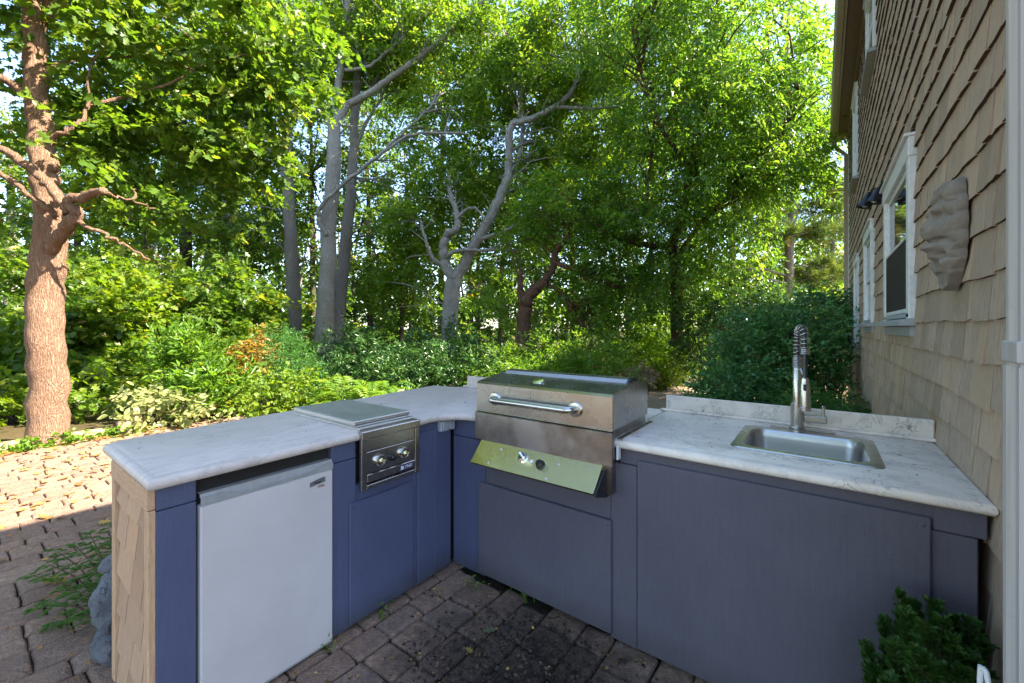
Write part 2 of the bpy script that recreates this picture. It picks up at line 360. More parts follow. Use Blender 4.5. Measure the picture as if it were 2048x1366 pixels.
# ------------------------------------------------------------------ mesh helpers
class MB:
    def __init__(s): s.v = []; s.f = []
    def add(s, vs, fs):
        o = len(s.v); s.v += [tuple(map(float, p)) for p in vs]; s.f += [tuple(i + o for i in f) for f in fs]; return s
    def box(s, a, b):
        (x0, y0, z0), (x1, y1, z1) = a, b
        vs = [(x, y, z) for z in (z0, z1) for y in (y0, y1) for x in (x0, x1)]
        return s.add(vs, [(0, 2, 3, 1), (4, 5, 7, 6), (0, 1, 5, 4), (2, 6, 7, 3), (0, 4, 6, 2), (1, 3, 7, 5)])
    def cbox(s, a, b, c=0.004):
        """box with chamfered edges"""
        lo = np.minimum(a, b); hi = np.maximum(a, b); c = min(c, 0.45 * float((hi - lo).min()))
        bm = bmesh.new(); 
        for k in range(8):
            bm.verts.new([hi[i] if (k >> i) & 1 else lo[i] for i in range(3)])
        bm.verts.ensure_lookup_table(); V = bm.verts
        for f in [(0, 2, 3, 1), (4, 5, 7, 6), (0, 1, 5, 4), (2, 6, 7, 3), (0, 4, 6, 2), (1, 3, 7, 5)]:
            bm.faces.new([V[i] for i in f])
        bmesh.ops.bevel(bm, geom=list(bm.edges), offset=c, segments=1, affect='EDGES', profile=0.5)
        bm.verts.index_update()
        s.add([v.co[:] for v in bm.verts], [[v.index for v in f.verts] for f in bm.faces]); bm.free(); return s
    def tube(s, pts, rad, n=10, cap=True, jitter=0.0, seed=0):
        pts = np.array(pts, float); k = len(pts)
        rad = np.full(k, rad, float) if np.isscalar(rad) else np.array(rad, float)
        tan = np.gradient(pts, axis=0); tan /= np.linalg.norm(tan, axis=1)[:, None] + 1e-9
        u = np.cross(tan[0], [0.3, 0.9, 0.1]); u /= np.linalg.norm(u)
        r = np.random.default_rng(seed); vs = []
        a = np.linspace(0, 2 * math.pi, n, endpoint=False)
        ph = r.uniform(0, 6.28, 4)
        for i in range(k):
            u = u - tan[i] * (u @ tan[i]); u /= np.linalg.norm(u) + 1e-9; w = np.cross(tan[i], u)
            j = 1 + jitter * (np.sin(2 * a + ph[0] + i * 0.31) * 0.5 + np.sin(3 * a + ph[1] - i * 0.23) * 0.4 + r.normal(0, 0.12, n))
            ring = pts[i] + rad[i] * j[:, None] * (np.cos(a)[:, None] * u + np.sin(a)[:, None] * w)
            vs += list(map(tuple, ring))
        fs = [(i * n + j, i * n + (j + 1) % n, (i + 1) * n + (j + 1) % n, (i + 1) * n + j) for i in range(k - 1) for j in range(n)]
        if cap: fs += [tuple(range(n))[::-1], tuple(range((k - 1) * n, k * n))]
        return s.add(vs, fs)
    def loft(s, rings, cap0=True, cap1=True):
        n = len(rings[0]); vs = [p for r in rings for p in r]
        fs = [(i * n + j, i * n + (j + 1) % n, (i + 1) * n + (j + 1) % n, (i + 1) * n + j) for i in range(len(rings) - 1) for j in range(n)]
        if cap0: fs.append(tuple(range(n))[::-1])
        if cap1: fs.append(tuple(range((len(rings) - 1) * n, len(rings) * n)))
        return s.add(vs, fs)
    def lathe(s, c, axis, prof, n=20):
        """prof: (distance along axis, radius)"""
        c = np.array(c, float); ax = np.array(axis, float); ax /= np.linalg.norm(ax)
        u = np.cross(ax, [0.2, 0.3, 0.93]); u /= np.linalg.norm(u); w = np.cross(ax, u)
        rings = [[tuple(c + ax * h + r * (math.cos(t) * u + math.sin(t) * w)) for t in np.linspace(0, 2 * math.pi, n, endpoint=False)] for h, r in prof]
        return s.loft(rings)
    def mesh(s, name, smooth=False):
        me = bpy.data.meshes.new(name); me.from_pydata(s.v, [], s.f); me.validate()
        if smooth: me.polygons.foreach_set('use_smooth', [True] * len(me.polygons))
        return me

def link(o, parent=None):
    col.objects.link(o)
    if parent is not None:
        o.parent = parent
        o.matrix_parent_inverse = Matrix.Translation(parent.location).inverted() if parent.type == 'EMPTY' else Matrix.Identity(4)
    return o
def obj(name, mb, material, parent=None, smooth=False):
    me = mb.mesh(name, smooth) if isinstance(mb, MB) else mb
    if isinstance(material, str): material = M[material]
    if not me.materials: me.materials.append(material)
    return link(bpy.data.objects.new(name, me), parent)
def tag(o, label, cat, group=None):
    o['label'] = label; o['category'] = cat
    if group: o['group'] = group
    return o
def thing(name, loc, label, cat, group=None):
    o = bpy.data.objects.new(name, None); o.location = loc; o.empty_display_size = 0.1
    col.objects.link(o); return tag(o, label, cat, group)
def struct(name, mb, material, smooth=False):
    o = obj(name, mb, material, None, smooth); o['kind'] = 'structure'; return o
def smooth_by_angle(o, deg=35):
    me = o.data
    me.polygons.foreach_set('use_smooth', [True] * len(me.polygons))
    try: me.set_sharp_from_angle(angle=math.radians(deg))
    except Exception: pass
    return o
def text_mesh(txt, size, align='CENTER', extrude=0.0006):
    cu = bpy.data.curves.new('lettering', 'FONT'); cu.body = txt; cu.size = size; cu.align_x = align; cu.align_y = 'CENTER'; cu.extrude = extrude
    o = bpy.data.objects.new('lettering', cu); col.objects.link(o)
    dg = bpy.context.evaluated_depsgraph_get(); me = bpy.data.meshes.new_from_object(o.evaluated_get(dg))
    bpy.data.objects.remove(o); bpy.data.curves.remove(cu); return me

def tri_mesh(name, verts, tris, rnd_face, material, smooth=False):
    me = bpy.data.meshes.new(name)
    nv, nf = len(verts), len(tris)
    me.vertices.add(nv); me.vertices.foreach_set('co', np.ascontiguousarray(verts, np.float32).ravel())
    me.loops.add(nf * 3); me.loops.foreach_set('vertex_index', np.ascontiguousarray(tris, np.int32).ravel())
    me.polygons.add(nf)
    me.polygons.foreach_set('loop_start', np.arange(0, nf * 3, 3, dtype=np.int32))
    me.update(calc_edges=True)
    a = me.attributes.new('rnd', 'FLOAT', 'FACE'); a.data.foreach_set('value', np.ascontiguousarray(rnd_face, np.float32))
    me.materials.append(M[material] if isinstance(material, str) else material)
    return me

def unit(a): return a / (np.linalg.norm(a, axis=-1, keepdims=True) + 1e-9)
SHAPES = {
    # outline in (along, across); leaves fold about the midrib
    'diamond': None,
    'lobed': np.array([(0, 0.06), (0.10, 0.16), (0.22, 0.46), (0.36, 0.20), (0.56, 0.50), (0.66, 0.18), (0.84, 0.24), (1.0, 0.0)]),
    'oval': np.array([(0, 0.05), (0.28, 0.42), (0.60, 0.40), (1.0, 0.0)]),
}
def leaves(base, d, nrm, L, W, shape='diamond', fold=0.28, droop=0.0):
    """build leaf triangles; returns verts, tris, faces per leaf"""
    n = len(base); d = unit(d); side = unit(np.cross(d, nrm)); nn = np.cross(side, d)
    L = L[:, None]; W = W[:, None]
    if shape == 'diamond':
        b = base; t = base + d * L - np.array([0, 0, 1]) * L * droop
        m = base + d * L * 0.45 + nn * L * 0.04
        l = m + side * W * 0.5 + nn * W * fold; r = m - side * W * 0.5 + nn * W * fold
        v = np.stack([b, l, t, r], 1).reshape(-1, 3)
        o = np.arange(n)[:, None] * 4
        f = np.concatenate([o + [[0, 2, 1]], o + [[0, 3, 2]]], 1).reshape(-1, 3)
        return v, f, 2
    prof = SHAPES[shape]; k = len(prof)
    parts = []
    for (a, w) in prof: parts.append(base + d * L * a - np.array([0, 0, 1]) * L * droop * a * a)                       # midrib
    for sgn in (1, -1):
        for (a, w) in prof: parts.append(base + d * L * a - np.array([0, 0, 1]) * L * droop * a * a + side * W * w * sgn + nn * W * w * fold)
    v = np.stack(parts, 1).reshape(-1, 3); o = np.arange(n)[:, None] * (3 * k)
    fl = []
    for i in range(k - 1):
        fl += [[i, i + 1, k + i + 1], [i, k + i + 1, k + i], [i, 2 * k + i + 1, i + 1], [i, 2 * k + i, 2 * k + i + 1]]
    fl = np.array(fl)
    f = (o[:, :, None] + fl[None]).reshape(-1, 3)
    return v, f, len(fl)

def spray_cloud(blobs, n_leaves, size, aspect=0.5, per=22, spray=0.45, shape='diamond', droop=0.25, up=0.8, gap=0.0, seed=1, shell=0.55, rise=0.15, twig=True):
    """leaf sprays through a union of ellipsoids: blobs = [(centre, (rx, ry, rz), weight)]"""
    r = np.random.default_rng(seed)
    S = max(4, int(n_leaves / per)); w = np.array([b[2] for b in blobs], float); w /= w.sum()
    got = []; need = S; tries = 0
    cs = np.array([b[0] for b in blobs], float); rs = np.array([b[1] for b in blobs], float)
    while need > 0 and tries < 12:
        k = r.choice(len(blobs), int(need * 1.6) + 8, p=w)
        q = unit(r.normal(size=(len(k), 3))); rad = r.uniform(0, 1, len(k)) ** (1 / 3.0); rad = np.where(r.uniform(size=len(k)) < shell, 0.72 + 0.33 * r.uniform(size=len(k)), rad)
        p = cs[k] + q * rad[:, None] * rs[k]
        if gap > 0:
            g = np.sin(p[:, 0] * 2.9 + 1.3 * np.sin(p[:, 2] * 1.7 + seed)) + np.sin(p[:, 1] * 2.6 + 1.1 * np.sin(p[:, 0] * 1.9)) + np.sin(p[:, 2] * 3.3 + 1.2 * np.sin(p[:, 1] * 2.2 + seed))
            keep = g > (-2.2 + 2.2 * gap) + r.normal(0, 0.35, len(p)); p = p[keep]; q = q[keep]
        got.append(np.concatenate([p, q], 1)[:need]); need -= len(got[-1]); tries += 1
    pq = np.concatenate(got); p = pq[:, :3]; q = pq[:, 3:]; S = len(p)
    D = unit(q * [1, 1, 0.5] + r.normal(0, 0.55, (S, 3)) + [0, 0, rise]); Ls = spray * r.uniform(0.6, 1.4, S)
    nr = unit(np.array([0, 0, up]) + r.normal(0, 0.38, (S, 3))); side = unit(np.cross(D, nr))
    srnd = r.uniform(0, 1, S)
    idx = np.repeat(np.arange(S), per); n = len(idx)
    t = r.uniform(0.05, 1.05, n); sg = np.where(r.uniform(size=n) < 0.5, 1.0, -1.0)
    sag = -0.35 * (t ** 2) * Ls[idx] * droop * 2
    base = p[idx] + D[idx] * (t * Ls[idx])[:, None] + side[idx] * (sg * r.uniform(0, 0.22, n) * Ls[idx] * (1.1 - t * 0.7))[:, None] + r.normal(0, 0.03 * spray + 0.01, (n, 3))
    base[:, 2] += sag
    d = unit(D[idx] * 0.55 + side[idx] * (sg * 0.75)[:, None] + r.normal(0, 0.38, (n, 3)) - np.array([0, 0, droop]))
    nn = unit(nr[idx] + r.normal(0, 0.42, (n, 3)))
    L = size * r.uniform(0.6, 1.25, n); W = L * aspect * r.uniform(0.8, 1.2, n)
    v, f, k = leaves(base, d, nn, L, W, shape)
    rf = np.repeat(np.clip(srnd[idx] * 0.55 + r.uniform(0, 0.45, n), 0, 1), k)
    return v, f, rf, (p, D, Ls)

def foliage(name, parent, material, *a, kind=None, **kw):
    v, f, rf, info = spray_cloud(*a, **kw)
    o = link(bpy.data.objects.new(name, tri_mesh(name, v, f, rf, material)), parent)
    if kind: o['kind'] = kind
    return o, info

def curve_pts(pts, n, wob=0.0, seed=0):
    """smooth path through points (Catmull-Rom)"""
    pts = np.array(pts, float); k = len(pts)
    if k == 2: pts = np.array([pts[0], pts[0] * 0.66 + pts[1] * 0.34, pts[0] * 0.33 + pts[1] * 0.67, pts[1]]); k = 4
    t = np.linspace(0, k - 1, n); out = []
    for x in t:
        i = min(int(x), k - 2); u = x - i
        p0, p1, p2, p3 = pts[max(i - 1, 0)], pts[i], pts[i + 1], pts[min(i + 2, k - 1)]
        out.append(0.5 * (2 * p1 + (p2 - p0) * u + (2 * p0 - 5 * p1 + 4 * p2 - p3) * u * u + (3 * p1 - p0 - 3 * p2 + p3) * u ** 3))
    out = np.array(out)
    if wob:
        r = np.random.default_rng(seed); w = r.normal(0, wob, (n, 3)); w[0] = 0; w[-1] = 0
        out += w
    return out

def twigs(name, parent, material, stem_paths, info, count, seed, r0=0.02):
    """thin branches from the limbs to the leaf sprays"""
    r = np.random.default_rng(seed); p, D, Ls = info
    anchors = np.concatenate(stem_paths); mb = MB()
    for i in r.choice(len(p), min(count, len(p)), replace=False):
        e = p[i] + D[i] * Ls[i] * 0.6
        dist = np.linalg.norm(anchors - e, axis=1) + np.maximum(0, anchors[:, 2] - e[2]) * 1.5
        a = anchors[np.argsort(dist)[r.integers(0, min(14, len(dist)))]]
        ln = np.linalg.norm(e - a)
        if ln > 4.2: continue
        mid = a * 0.5 + e * 0.5 + np.array([0, 0, 0.12 * ln]) + r.normal(0, 0.07 * ln, 3)
        mb.tube(curve_pts([a, mid, e], 6, 0.02 * ln, int(r.integers(1e6))), np.linspace(r0 * min(1.4, 0.4 + ln * 0.5), 0.004, 6), 5, False)
    if mb.v: obj(name, mb, material, parent, True)['kind'] = 'stuff'

def tree(name, label, base, limbs, bark_m, leaf_m, blobs, n, size, cat='tree', group=None, nt=140, seed=1, sides=12, jit=0.06, back=0.0, **kw):
    """limbs: list of (points, radius start, radius end); the first is the trunk"""
    t = thing(name, tuple(base), label, cat, group)
    paths = []
    blobs = [(np.array(c) + FW * back, rr3, w3) for c, rr3, w3 in blobs]
    for i, (pts, r0, r1) in enumerate(limbs):
        k = max(10, len(pts) * 6); c = curve_pts(pts, k, 0.012, seed + i)
        rad = r0 + (r1 - r0) * np.linspace(0, 1, k) ** 0.9
        if i == 0: rad[0] *= 1.18; rad[1] *= 1.07
        obj('trunk' if i == 0 else 'limb', MB().tube(c, rad, sides if i == 0 else 9, True, jit, seed + i), bark_m, t, True)
        paths.append(c[k // 4:])
    if n:
        o, info = foliage('crown', t, leaf_m, blobs, n, size, seed=seed, **kw)
        if nt: twigs('twigs', t, bark_m, paths, info, nt, seed + 5)
    return t
def shrub(name, label, base, blobs, n, size, leaf_m, cat='shrub', group=None, seed=1, stems=9, stem_m='bark_dark', r0=0.012, **kw):
    t = thing(name, tuple(base), label, cat, group)
    o, info = foliage('foliage', t, leaf_m, blobs, n, size, seed=seed, **kw)
    r = np.random.default_rng(seed); p, D, Ls = info; mb = MB()
    for i in r.choice(len(p), min(stems, len(p)), replace=False):
        b = np.array(base, float) + np.append(r.normal(0, 0.06, 2), -0.03); e = p[i]
        mid = b * 0.45 + e * 0.55 + np.append(r.normal(0, 0.06, 2), 0.05)
        mb.tube(curve_pts([b, mid, e], 7), np.linspace(r0, r0 * 0.35, 7), 5, False)
    obj('stems', mb, stem_m, t, True)
    return t

# ------------------------------------------------------------------ ground, patio, path
def project(p):
    d = p[0] * FW[0] + p[1] * FW[1]; l = p[0] * RT[0] + p[1] * RT[1]
    return (1024 + 828 * l / d, 655 - 828 * (p[2] - CH) / d, d) if d > 0.05 else (-9999, -9999, d)

def build_ground():
    n = 150; L = 160.0
    t = np.linspace(-1, 1, n); g = np.sign(t) * np.abs(t) ** 2.2 * L
    X, Y = np.meshgrid(g, g, indexing='ij'); r = np.hypot(X + 2, Y - 2)
    Z = -0.06 + np.clip((r - 8.5) / 10, 0, 1) * (0.18 * np.sin(X * 0.31 + 0.7) + 0.16 * np.sin(Y * 0.27 + X * 0.11)) - np.clip((r - 9) / 40, 0, 1) * 0.4
    vs = np.stack([X, Y, Z], -1).reshape(-1, 3)
    fs = [(i * n + j, (i + 1) * n + j, (i + 1) * n + j + 1, i * n + j + 1) for i in range(n - 1) for j in range(n - 1)]
    struct('ground', MB().add(vs, fs), 'forest_floor', True)
    # pale sandy path between the house and the planting
    pts = [(-2.2, 3.2), (0.40, 3.2), (0.40, 10.25), (-1.0, 11.4), (-3.0, 10.9), (-4.3, 10.2), (-3.9, 8.8), (-2.9, 6.0)]
    b = MB(); b.add([(x, y, -0.034) for x, y in pts] + [(x, y, -0.09) for x, y in pts],
                    [tuple(range(8))] + [(i, 8 + i, 8 + (i + 1) % 8, (i + 1) % 8) for i in range(8)])
    struct('path', b, 'gravel_path')
build_ground()

def patio():
    b = MB().box((-7.74, -4.2, -0.10), (0.405, 3.2, -0.020))
    patio_o = struct('patio', b, 'joint_soil')
    rr = random.Random(11)
    def paver_mesh(w, l, k):
        r = random.Random(k * 31 + int(w * 1000) + int(l * 1000)); c = 0.010; o = []
        hw, hl = w / 2 - 0.0028, l / 2 - 0.0028
        for sx, sy in ((-1, -1), (1, -1), (1, 1), (-1, 1)):
            a = [(sx * hw, sy * (hl - c * r.uniform(.6, 1.5))), (sx * (hw - c * r.uniform(.6, 1.5)), sy * hl)]
            if sx * sy < 0: a = a[::-1]
            a = [(x + r.uniform(-.003, .003), y + r.uniform(-.003, .003)) for x, y in a]
            o += a
            m = {(-1, -1): (0, -1), (1, -1): (1, 0), (1, 1): (0, 1), (-1, 1): (-1, 0)}[(sx, sy)]
            o.append((m[0] * (hw + r.uniform(-.005, .003)), m[1] * (hl + r.uniform(-.005, .003))) if m[0] == 0 else (m[0] * (hw + r.uniform(-.005, .003)), r.uniform(-.02, .02)))
        b = MB(); k_ = len(o)
        def ring(s, z, jz=0): return [(x * (1 - s / hw), y * (1 - s / hl), z + r.uniform(-jz, jz)) for x, y in o]
        b.loft([ring(0, -0.06), ring(0, -0.012, .002), ring(0.006, -0.003, .0015), ring(0.020, 0.0, .002)], False, False)
        ci = len(b.v); b.v.append((0, 0, r.uniform(-.001, .002)))
        b.f += [(3 * k_ + i, 3 * k_ + (i + 1) % k_, ci) for i in range(k_)]
        return b
    sizes = {}
    for w in (0.145, 0.205):
        for l in (0.145, 0.175, 0.21, 0.245):
            for k in range(3): sizes[(w, l, k)] = paver_mesh(w, l, k)
    spots = []; x = -7.72; wi = 0
    while x < 0.30:
        w = (0.205, 0.145, 0.205, 0.205, 0.145)[wi % 5] if rr.random() < .8 else rr.choice((0.145, 0.205)); wi += 1
        y = -4.1 + rr.uniform(0, .2)
        while y < 3.1:
            l = rr.choice((0.145, 0.175, 0.21, 0.21, 0.245)); cx, cy = x + w / 2, y + l / 2
            in_left = -2.40 < cx - w / 2 and cx + w / 2 < -1.80 and cy + l / 2 > 0.42
            in_right = cx - w / 2 > -1.84 and cy - l / 2 > 1.80 
            in_right2 = cx > -2.5 and cy > 1.88
            if not (in_left or in_right or in_right2):
                spots.append((cx, cy, w, l, rr.randrange(3), rr.uniform(-.004, .004), rr.uniform(-.012, .012)))
            y += l
        x += w
    def score(s):
        px, py, d = project((s[0], s[1], 0))
        if d < 0.3 or not (-70 < px < 2100 and py < 1430): return 0
        # the left leg of the counter hides what lies behind it
        if s[0] < -2.4:
            for q in (0.3, 0.5, 0.7, 0.9):
                hx, hy, hz = s[0] * q, s[1] * q, CH * (1 - q)
                if -2.5 < hx < -1.8 and hy > 0.42 and hz < 0.9: return 0
        return s[2] * s[3] / d ** 3
    order = sorted(range(len(spots)), key=lambda i: -score(spots[i])); top = set(order[:300])
    meshes = {}
    rest_v, rest_f, rest_r = [], [], []
    for i, (cx, cy, w, l, k, dz, rz) in enumerate(spots):
        if i in top and score(spots[i]) > 0:
            if (w, l, k) not in meshes:
                me = sizes[(w, l, k)].mesh('paver'); me.materials.append(M['paver_concrete']); meshes[(w, l, k)] = me
            o = bpy.data.objects.new('paver', meshes[(w, l, k)]); o.location = (cx, cy, dz)
            o.rotation_euler = (rr.uniform(-.012, .012), rr.uniform(-.012, .012), rz); link(o, patio_o)
        else:
            b = sizes[(w, l, k)]; off = len(rest_v); q = rr.random()
            rest_v += [(a + cx, c + cy, z + dz) for a, c, z in b.v]
            rest_f += [tuple(j + off for j in f) for f in b.f]; rest_r += [q] * len(b.f)
    me = bpy.data.meshes.new('paving'); me.from_pydata(rest_v, [], rest_f)
    a = me.attributes.new('rnd', 'FLOAT', 'FACE'); a.data.foreach_set('value', rest_r)
    o = obj('paving', me, 'paver_concrete', patio_o); o['kind'] = 'stuff'
    return patio_o
patio_o = patio()

# ------------------------------------------------------------------ house
XW = 0.41
WINS = [(3.14, 4.33, 1.47, 2.50), (5.38, 6.33, 1.47, 2.50), (7.45, 8.25, 1.15, 2.46), (5.15, 6.05, 4.05, 5.0), (7.65, 8.5, 3.58, 4.92)]
def house():
    h = thing('house', (3.5, 3.0, 0.0), 'two storey house clad in weathered cedar shingles beside the outdoor kitchen', 'house')
    ez = 5.18
    wall = obj('wall', MB().box((XW + 0.014, 1.0, -0.05), (7.6, 10.30, ez + 0.05)), 'foundation_tan', h)
    # gable ends and roof
    for y0, y1 in ((1.02, 1.10), (10.2, 10.28)):
        obj('gable', MB().add([(XW + .02, y0, ez + .05), (7.6, y0, ez + .05), (4.0, y0, 7.7), (XW + .02, y1, ez + .05), (7.6, y1, ez + .05), (4.0, y1, 7.7)],
              [(0, 1, 2), (5, 4, 3), (0, 3, 4, 1), (1, 4, 5, 2), (2, 5, 3, 0)]), 'shingle_wood', h)
    rf = MB()
    for sx, xe in ((1, 0.20), (-1, 7.82)):
        rf.add([(xe, 0.80, ez + .16), (xe, 10.55, ez + .16), (4.0, 10.55, 7.86), (4.0, 0.80, 7.86), (xe, 0.80, ez + .10), (xe, 10.55, ez + .10), (4.0, 10.55, 7.78), (4.0, 0.80, 7.78)],
               [(0, 1, 2, 3), (7, 6, 5, 4), (0, 4, 5, 1), (1, 5, 6, 2), (3, 2, 6, 7), (0, 3, 7, 4)])
    roof = obj('roof', rf, 'roof_shingle', h)
    obj('soffit', MB().cbox((0.235, 0.86, ez - .03), (XW + .012, 10.45, ez - .008), .003).cbox((XW - .035, 0.86, ez - .13), (XW + .012, 10.32, ez - .032), .004), 'soffit_brown', h)
    obj('fascia', MB().cbox((0.205, 0.86, ez - .05), (0.232, 10.48, ez + .09), .003), 'gutter_tan', h)
    gp = [(0.20, ez + .06), (0.13, ez + .06), (0.115, ez + .03), (0.118, ez - .005), (0.14, ez - .05), (0.20, ez - .055), (0.20, ez - .048), (0.146, ez - .043), (0.126, ez), (0.124, ez + .03), (0.135, ez + .052), (0.20, ez + .052)]
    gu = MB().loft([[(x, y, z) for x, z in gp] for y in (0.86, 10.48)])
    gut = obj('gutter', gu, 'gutter_tan', h)
    # downspouts
    def spout(path, w, dth):
        mb = MB(); path = np.array(path, float)
        rings = []
        prof = [(-.5, -.5), (-.3, -.5), (-.25, -.42), (-.05, -.42), (0, -.5), (.05, -.42), (.25, -.42), (.3, -.5), (.5, -.5), (.5, .5), (-.5, .5)]
        for p in path:
            rings.append([(p[0] + b * dth, p[1] + a * w, p[2]) for a, b in prof])
        return mb.loft(rings)
    ds = obj('downspout', spout([(.325, 1.223, -.02), (.325, 1.223, 1.385)], .086, .066), 'downspout_paint', h)
    obj('upper_pipe', spout([(.325, 1.223, 1.385), (.325, 1.223, 1.45), (.325, 1.223, ez - .4), (.17, 1.223, ez - .15), (.17, 1.223, ez - .04)], .078, .060), 'downspout_paint', ds)
    obj('coupling', MB().cbox((.2895, 1.1785, 1.392), (.3605, 1.2675, 1.434), .003), 'downspout_paint', ds)
    ds2 = obj('downspout', spout([(.36, 10.18, .5), (.36, 10.18, ez - .42), (.18, 10.18, ez - .2), (.17, 10.18, ez - .05)], .075, .06), 'gutter_tan', h)
    obj('corner_board', MB().cbox((XW - .022, 10.12, .02), (XW + .05, 10.32, ez - .14), .004), 'white_trim', h)
    # windows
    for wi, (y0, y1, z0, z1) in enumerate(WINS):
        fr = MB(); x0, x1 = XW - .030, XW + .012; tw = .095
        fr.cbox((x0, y0, z0 + .03), (x1, y0 + tw, z1), .004).cbox((x0, y1 - tw, z0 + .03), (x1, y1, z1), .004)
        fr.cbox((x0 - .004, y0 - .01, z1 - tw), (x1, y1 + .01, z1 + .012), .004)
        w = obj('window', fr, 'white_trim', h)
        obj('drip_cap', MB().cbox((x0 - .022, y0 - .02, z1 + .0125), (x1, y1 + .02, z1 + .030), .004), 'white_trim', w)
        a0, a1, b0, b1 = y0 + tw, y1 - tw, z0 + .07, z1 - tw; mid = (b0 + b1) / 2
        for q, (s0, s1, off) in enumerate(((mid - .02, b1, 0.0), (b0, mid + .02, 0.012))):
            sm = MB(); t = .038; xs0, xs1 = XW - .012 + off, XW + .012 + off
            sm.cbox((xs0, a0 + .001, s0), (xs1, a0 + t, s1)).cbox((xs0, a1 - t, s0), (xs1, a1 - .001, s1))
            sm.cbox((xs0 + .001, a0 + t, s1 - t), (xs1 - .001, a1 - t, s1)).cbox((xs0 + .001, a0 + t, s0), (xs1 - .001, a1 - t, s0 + t * 1.2))
            obj('sash', sm, 'white_trim', w)
            obj('pane', MB().box((xs0 + .010, a0 + t, s0 + t), (xs0 + .013, a1 - t, s1 - t)), 'window_glass', w)
        obj('jamb_liner', MB().box((XW + .0265, a0 - .002, b0 - .01), (XW + .0285, a1 + .002, b1 + .01)), 'dark_void', w)
        if wi == 0:
            sc = MB(); sc.box((XW - .0235, a0 + .02, b0 + .03), (XW - .0225, a1 - .02, mid + .0))
            obj('insect_screen', sc, 'screen_mesh', w)
            s2 = MB(); xs = XW - .027
            s2.cbox((xs, a0 + .003, b0 + .005), (xs + .008, a1 - .003, b0 + .029)).cbox((xs, a0 + .003, mid + .001), (xs + .008, a1 - .003, mid + .02))
            obj('screen_frame', s2, 'white_trim', w)
        sl = MB(); sl.add([(XW - .075, y0 - .03, z0), (XW + .012, y0 - .03, z0), (XW + .012, y1 + .03, z0), (XW - .075, y1 + .03, z0), (XW - .075, y0 - .03, z0 + .028), (XW + .012, y0 - .03, z0 + .05), (XW + .012, y1 + .03, z0 + .05), (XW - .075, y1 + .03, z0 + .028)],
                          [(0, 3, 2, 1), (4, 5, 6, 7), (0, 1, 5, 4), (1, 2, 6, 5), (2, 3, 7, 6), (3, 0, 4, 7)])
        sl.cbox((XW - .03, y0 + .01, z0 + .046), (XW + .0115, y1 - .01, z0 + .072), .004)
        obj('sill', sl, 'sill_grey', w)
        obj('apron', MB().cbox((XW - .024, y0, z0 - .062), (XW + .012, y1, z0 - .002), .004), 'sill_grey' if wi < 2 else 'white_trim', w) if wi < 3 else None
    # shingles
    rr = random.Random(5); EXPO = 0.136
    widths = [0.075, 0.09, 0.105, 0.12, 0.135, 0.15, 0.17, 0.19, 0.21]
    def shingle(w, k):
        r = random.Random(k * 77 + int(w * 1000)); t = 0.014 + r.uniform(-.002, .003); hh = EXPO * 1.28; g = r.choice((.0012, .002, .004))
        e0, e1 = r.uniform(-.0045, .0045), r.uniform(-.0045, .0045); em = (e0 + e1) / 2 + r.uniform(-.003, .003)
        ys = (-w / 2 + g, 0, w / 2 - g); zs = (e0, em, e1); wv = [r.uniform(-.002, .002) for _ in range(3)]
        vs = [(-t + wv[i], ys[i], zs[i]) for i in range(3)] + [(0.0115, ys[i], zs[i]) for i in range(3)] + [(-t * 0.62 + wv[i] * .5, ys[i], EXPO * .5) for i in range(3)] + [(-0.0012, ys[i], hh) for i in range(3)]
        fs = [(0, 6, 7, 1), (1, 7, 8, 2), (6, 9, 10, 7), (7, 10, 11, 8), (0, 1, 4, 3), (1, 2, 5, 4), (0, 3, 9, 6), (2, 8, 11, 5)]
        return [(v[0], -v[1], v[2]) for v in vs], [f for f in fs]
    var = {(w, k): shingle(w, k) for w in widths for k in range(3)}
    spots = []
    zb = 1.486 - 10 * EXPO
    ci = 0
    z = zb - EXPO
    while z < ez - .10:
        y = 1.01 + rr.uniform(0, .05)
        while y < 10.12:
            w = rr.choice(widths); cy = y + w / 2; cz = z + EXPO / 2
            hit = any(a + .0 < cy < b - .0 and c - .02 < cz < d + .03 for a, b, c, d in WINS)
            if not hit: spots.append((cy, z + rr.uniform(-.003, .003), w, rr.randrange(3), rr.uniform(-.004, .004)))
            y += w
        z += EXPO
    def score(s):
        px, py, d = project((XW, s[0], s[1] + .06))
        if d < .4 or not (1690 < px < 2030 and -40 < py < 1050): return 0
        return s[2] / (s[0] ** 2.6)
    order = sorted(range(len(spots)), key=lambda i: -score(spots[i])); top = set(order[:300])
    cache = {}; rv, rf_, rw = [], [], []
    for i, (cy, z, w, k, tilt) in enumerate(spots):
        vs, fs = var[(w, k)]
        if i in top and score(spots[i]) > 0:
            if (w, k) not in cache:
                me = bpy.data.meshes.new('shingle'); me.from_pydata(vs, [], fs); me.materials.append(M['shingle_wood']); me.materials.append(M['shingle_endgrain_shade']); me.polygons.foreach_set('material_index', [0, 0, 0, 0, 1, 1, 0, 0]); cache[(w, k)] = me
            o = bpy.data.objects.new('shingle', cache[(w, k)]); o.location = (XW + .002, cy, z); o.rotation_euler = (tilt, 0, 0); link(o, wall)
        else:
            off = len(rv); q = rr.random()
            rv += [(a + XW + .002, b + cy, c + z) for a, b, c in vs]; rf_ += [tuple(j + off for j in f) for f in fs]; rw += [q] * len(fs)
    me = bpy.data.meshes.new('shingle_cladding'); me.from_pydata(rv, [], rf_)
    a = me.attributes.new('rnd', 'FLOAT', 'FACE'); a.data.foreach_set('value', rw)
    me.materials.append(M['shingle_wood']); me.materials.append(M['shingle_endgrain_shade']); me.polygons.foreach_set('material_index', [0, 0, 0, 0, 1, 1, 0, 0] * (len(me.polygons) // 8))
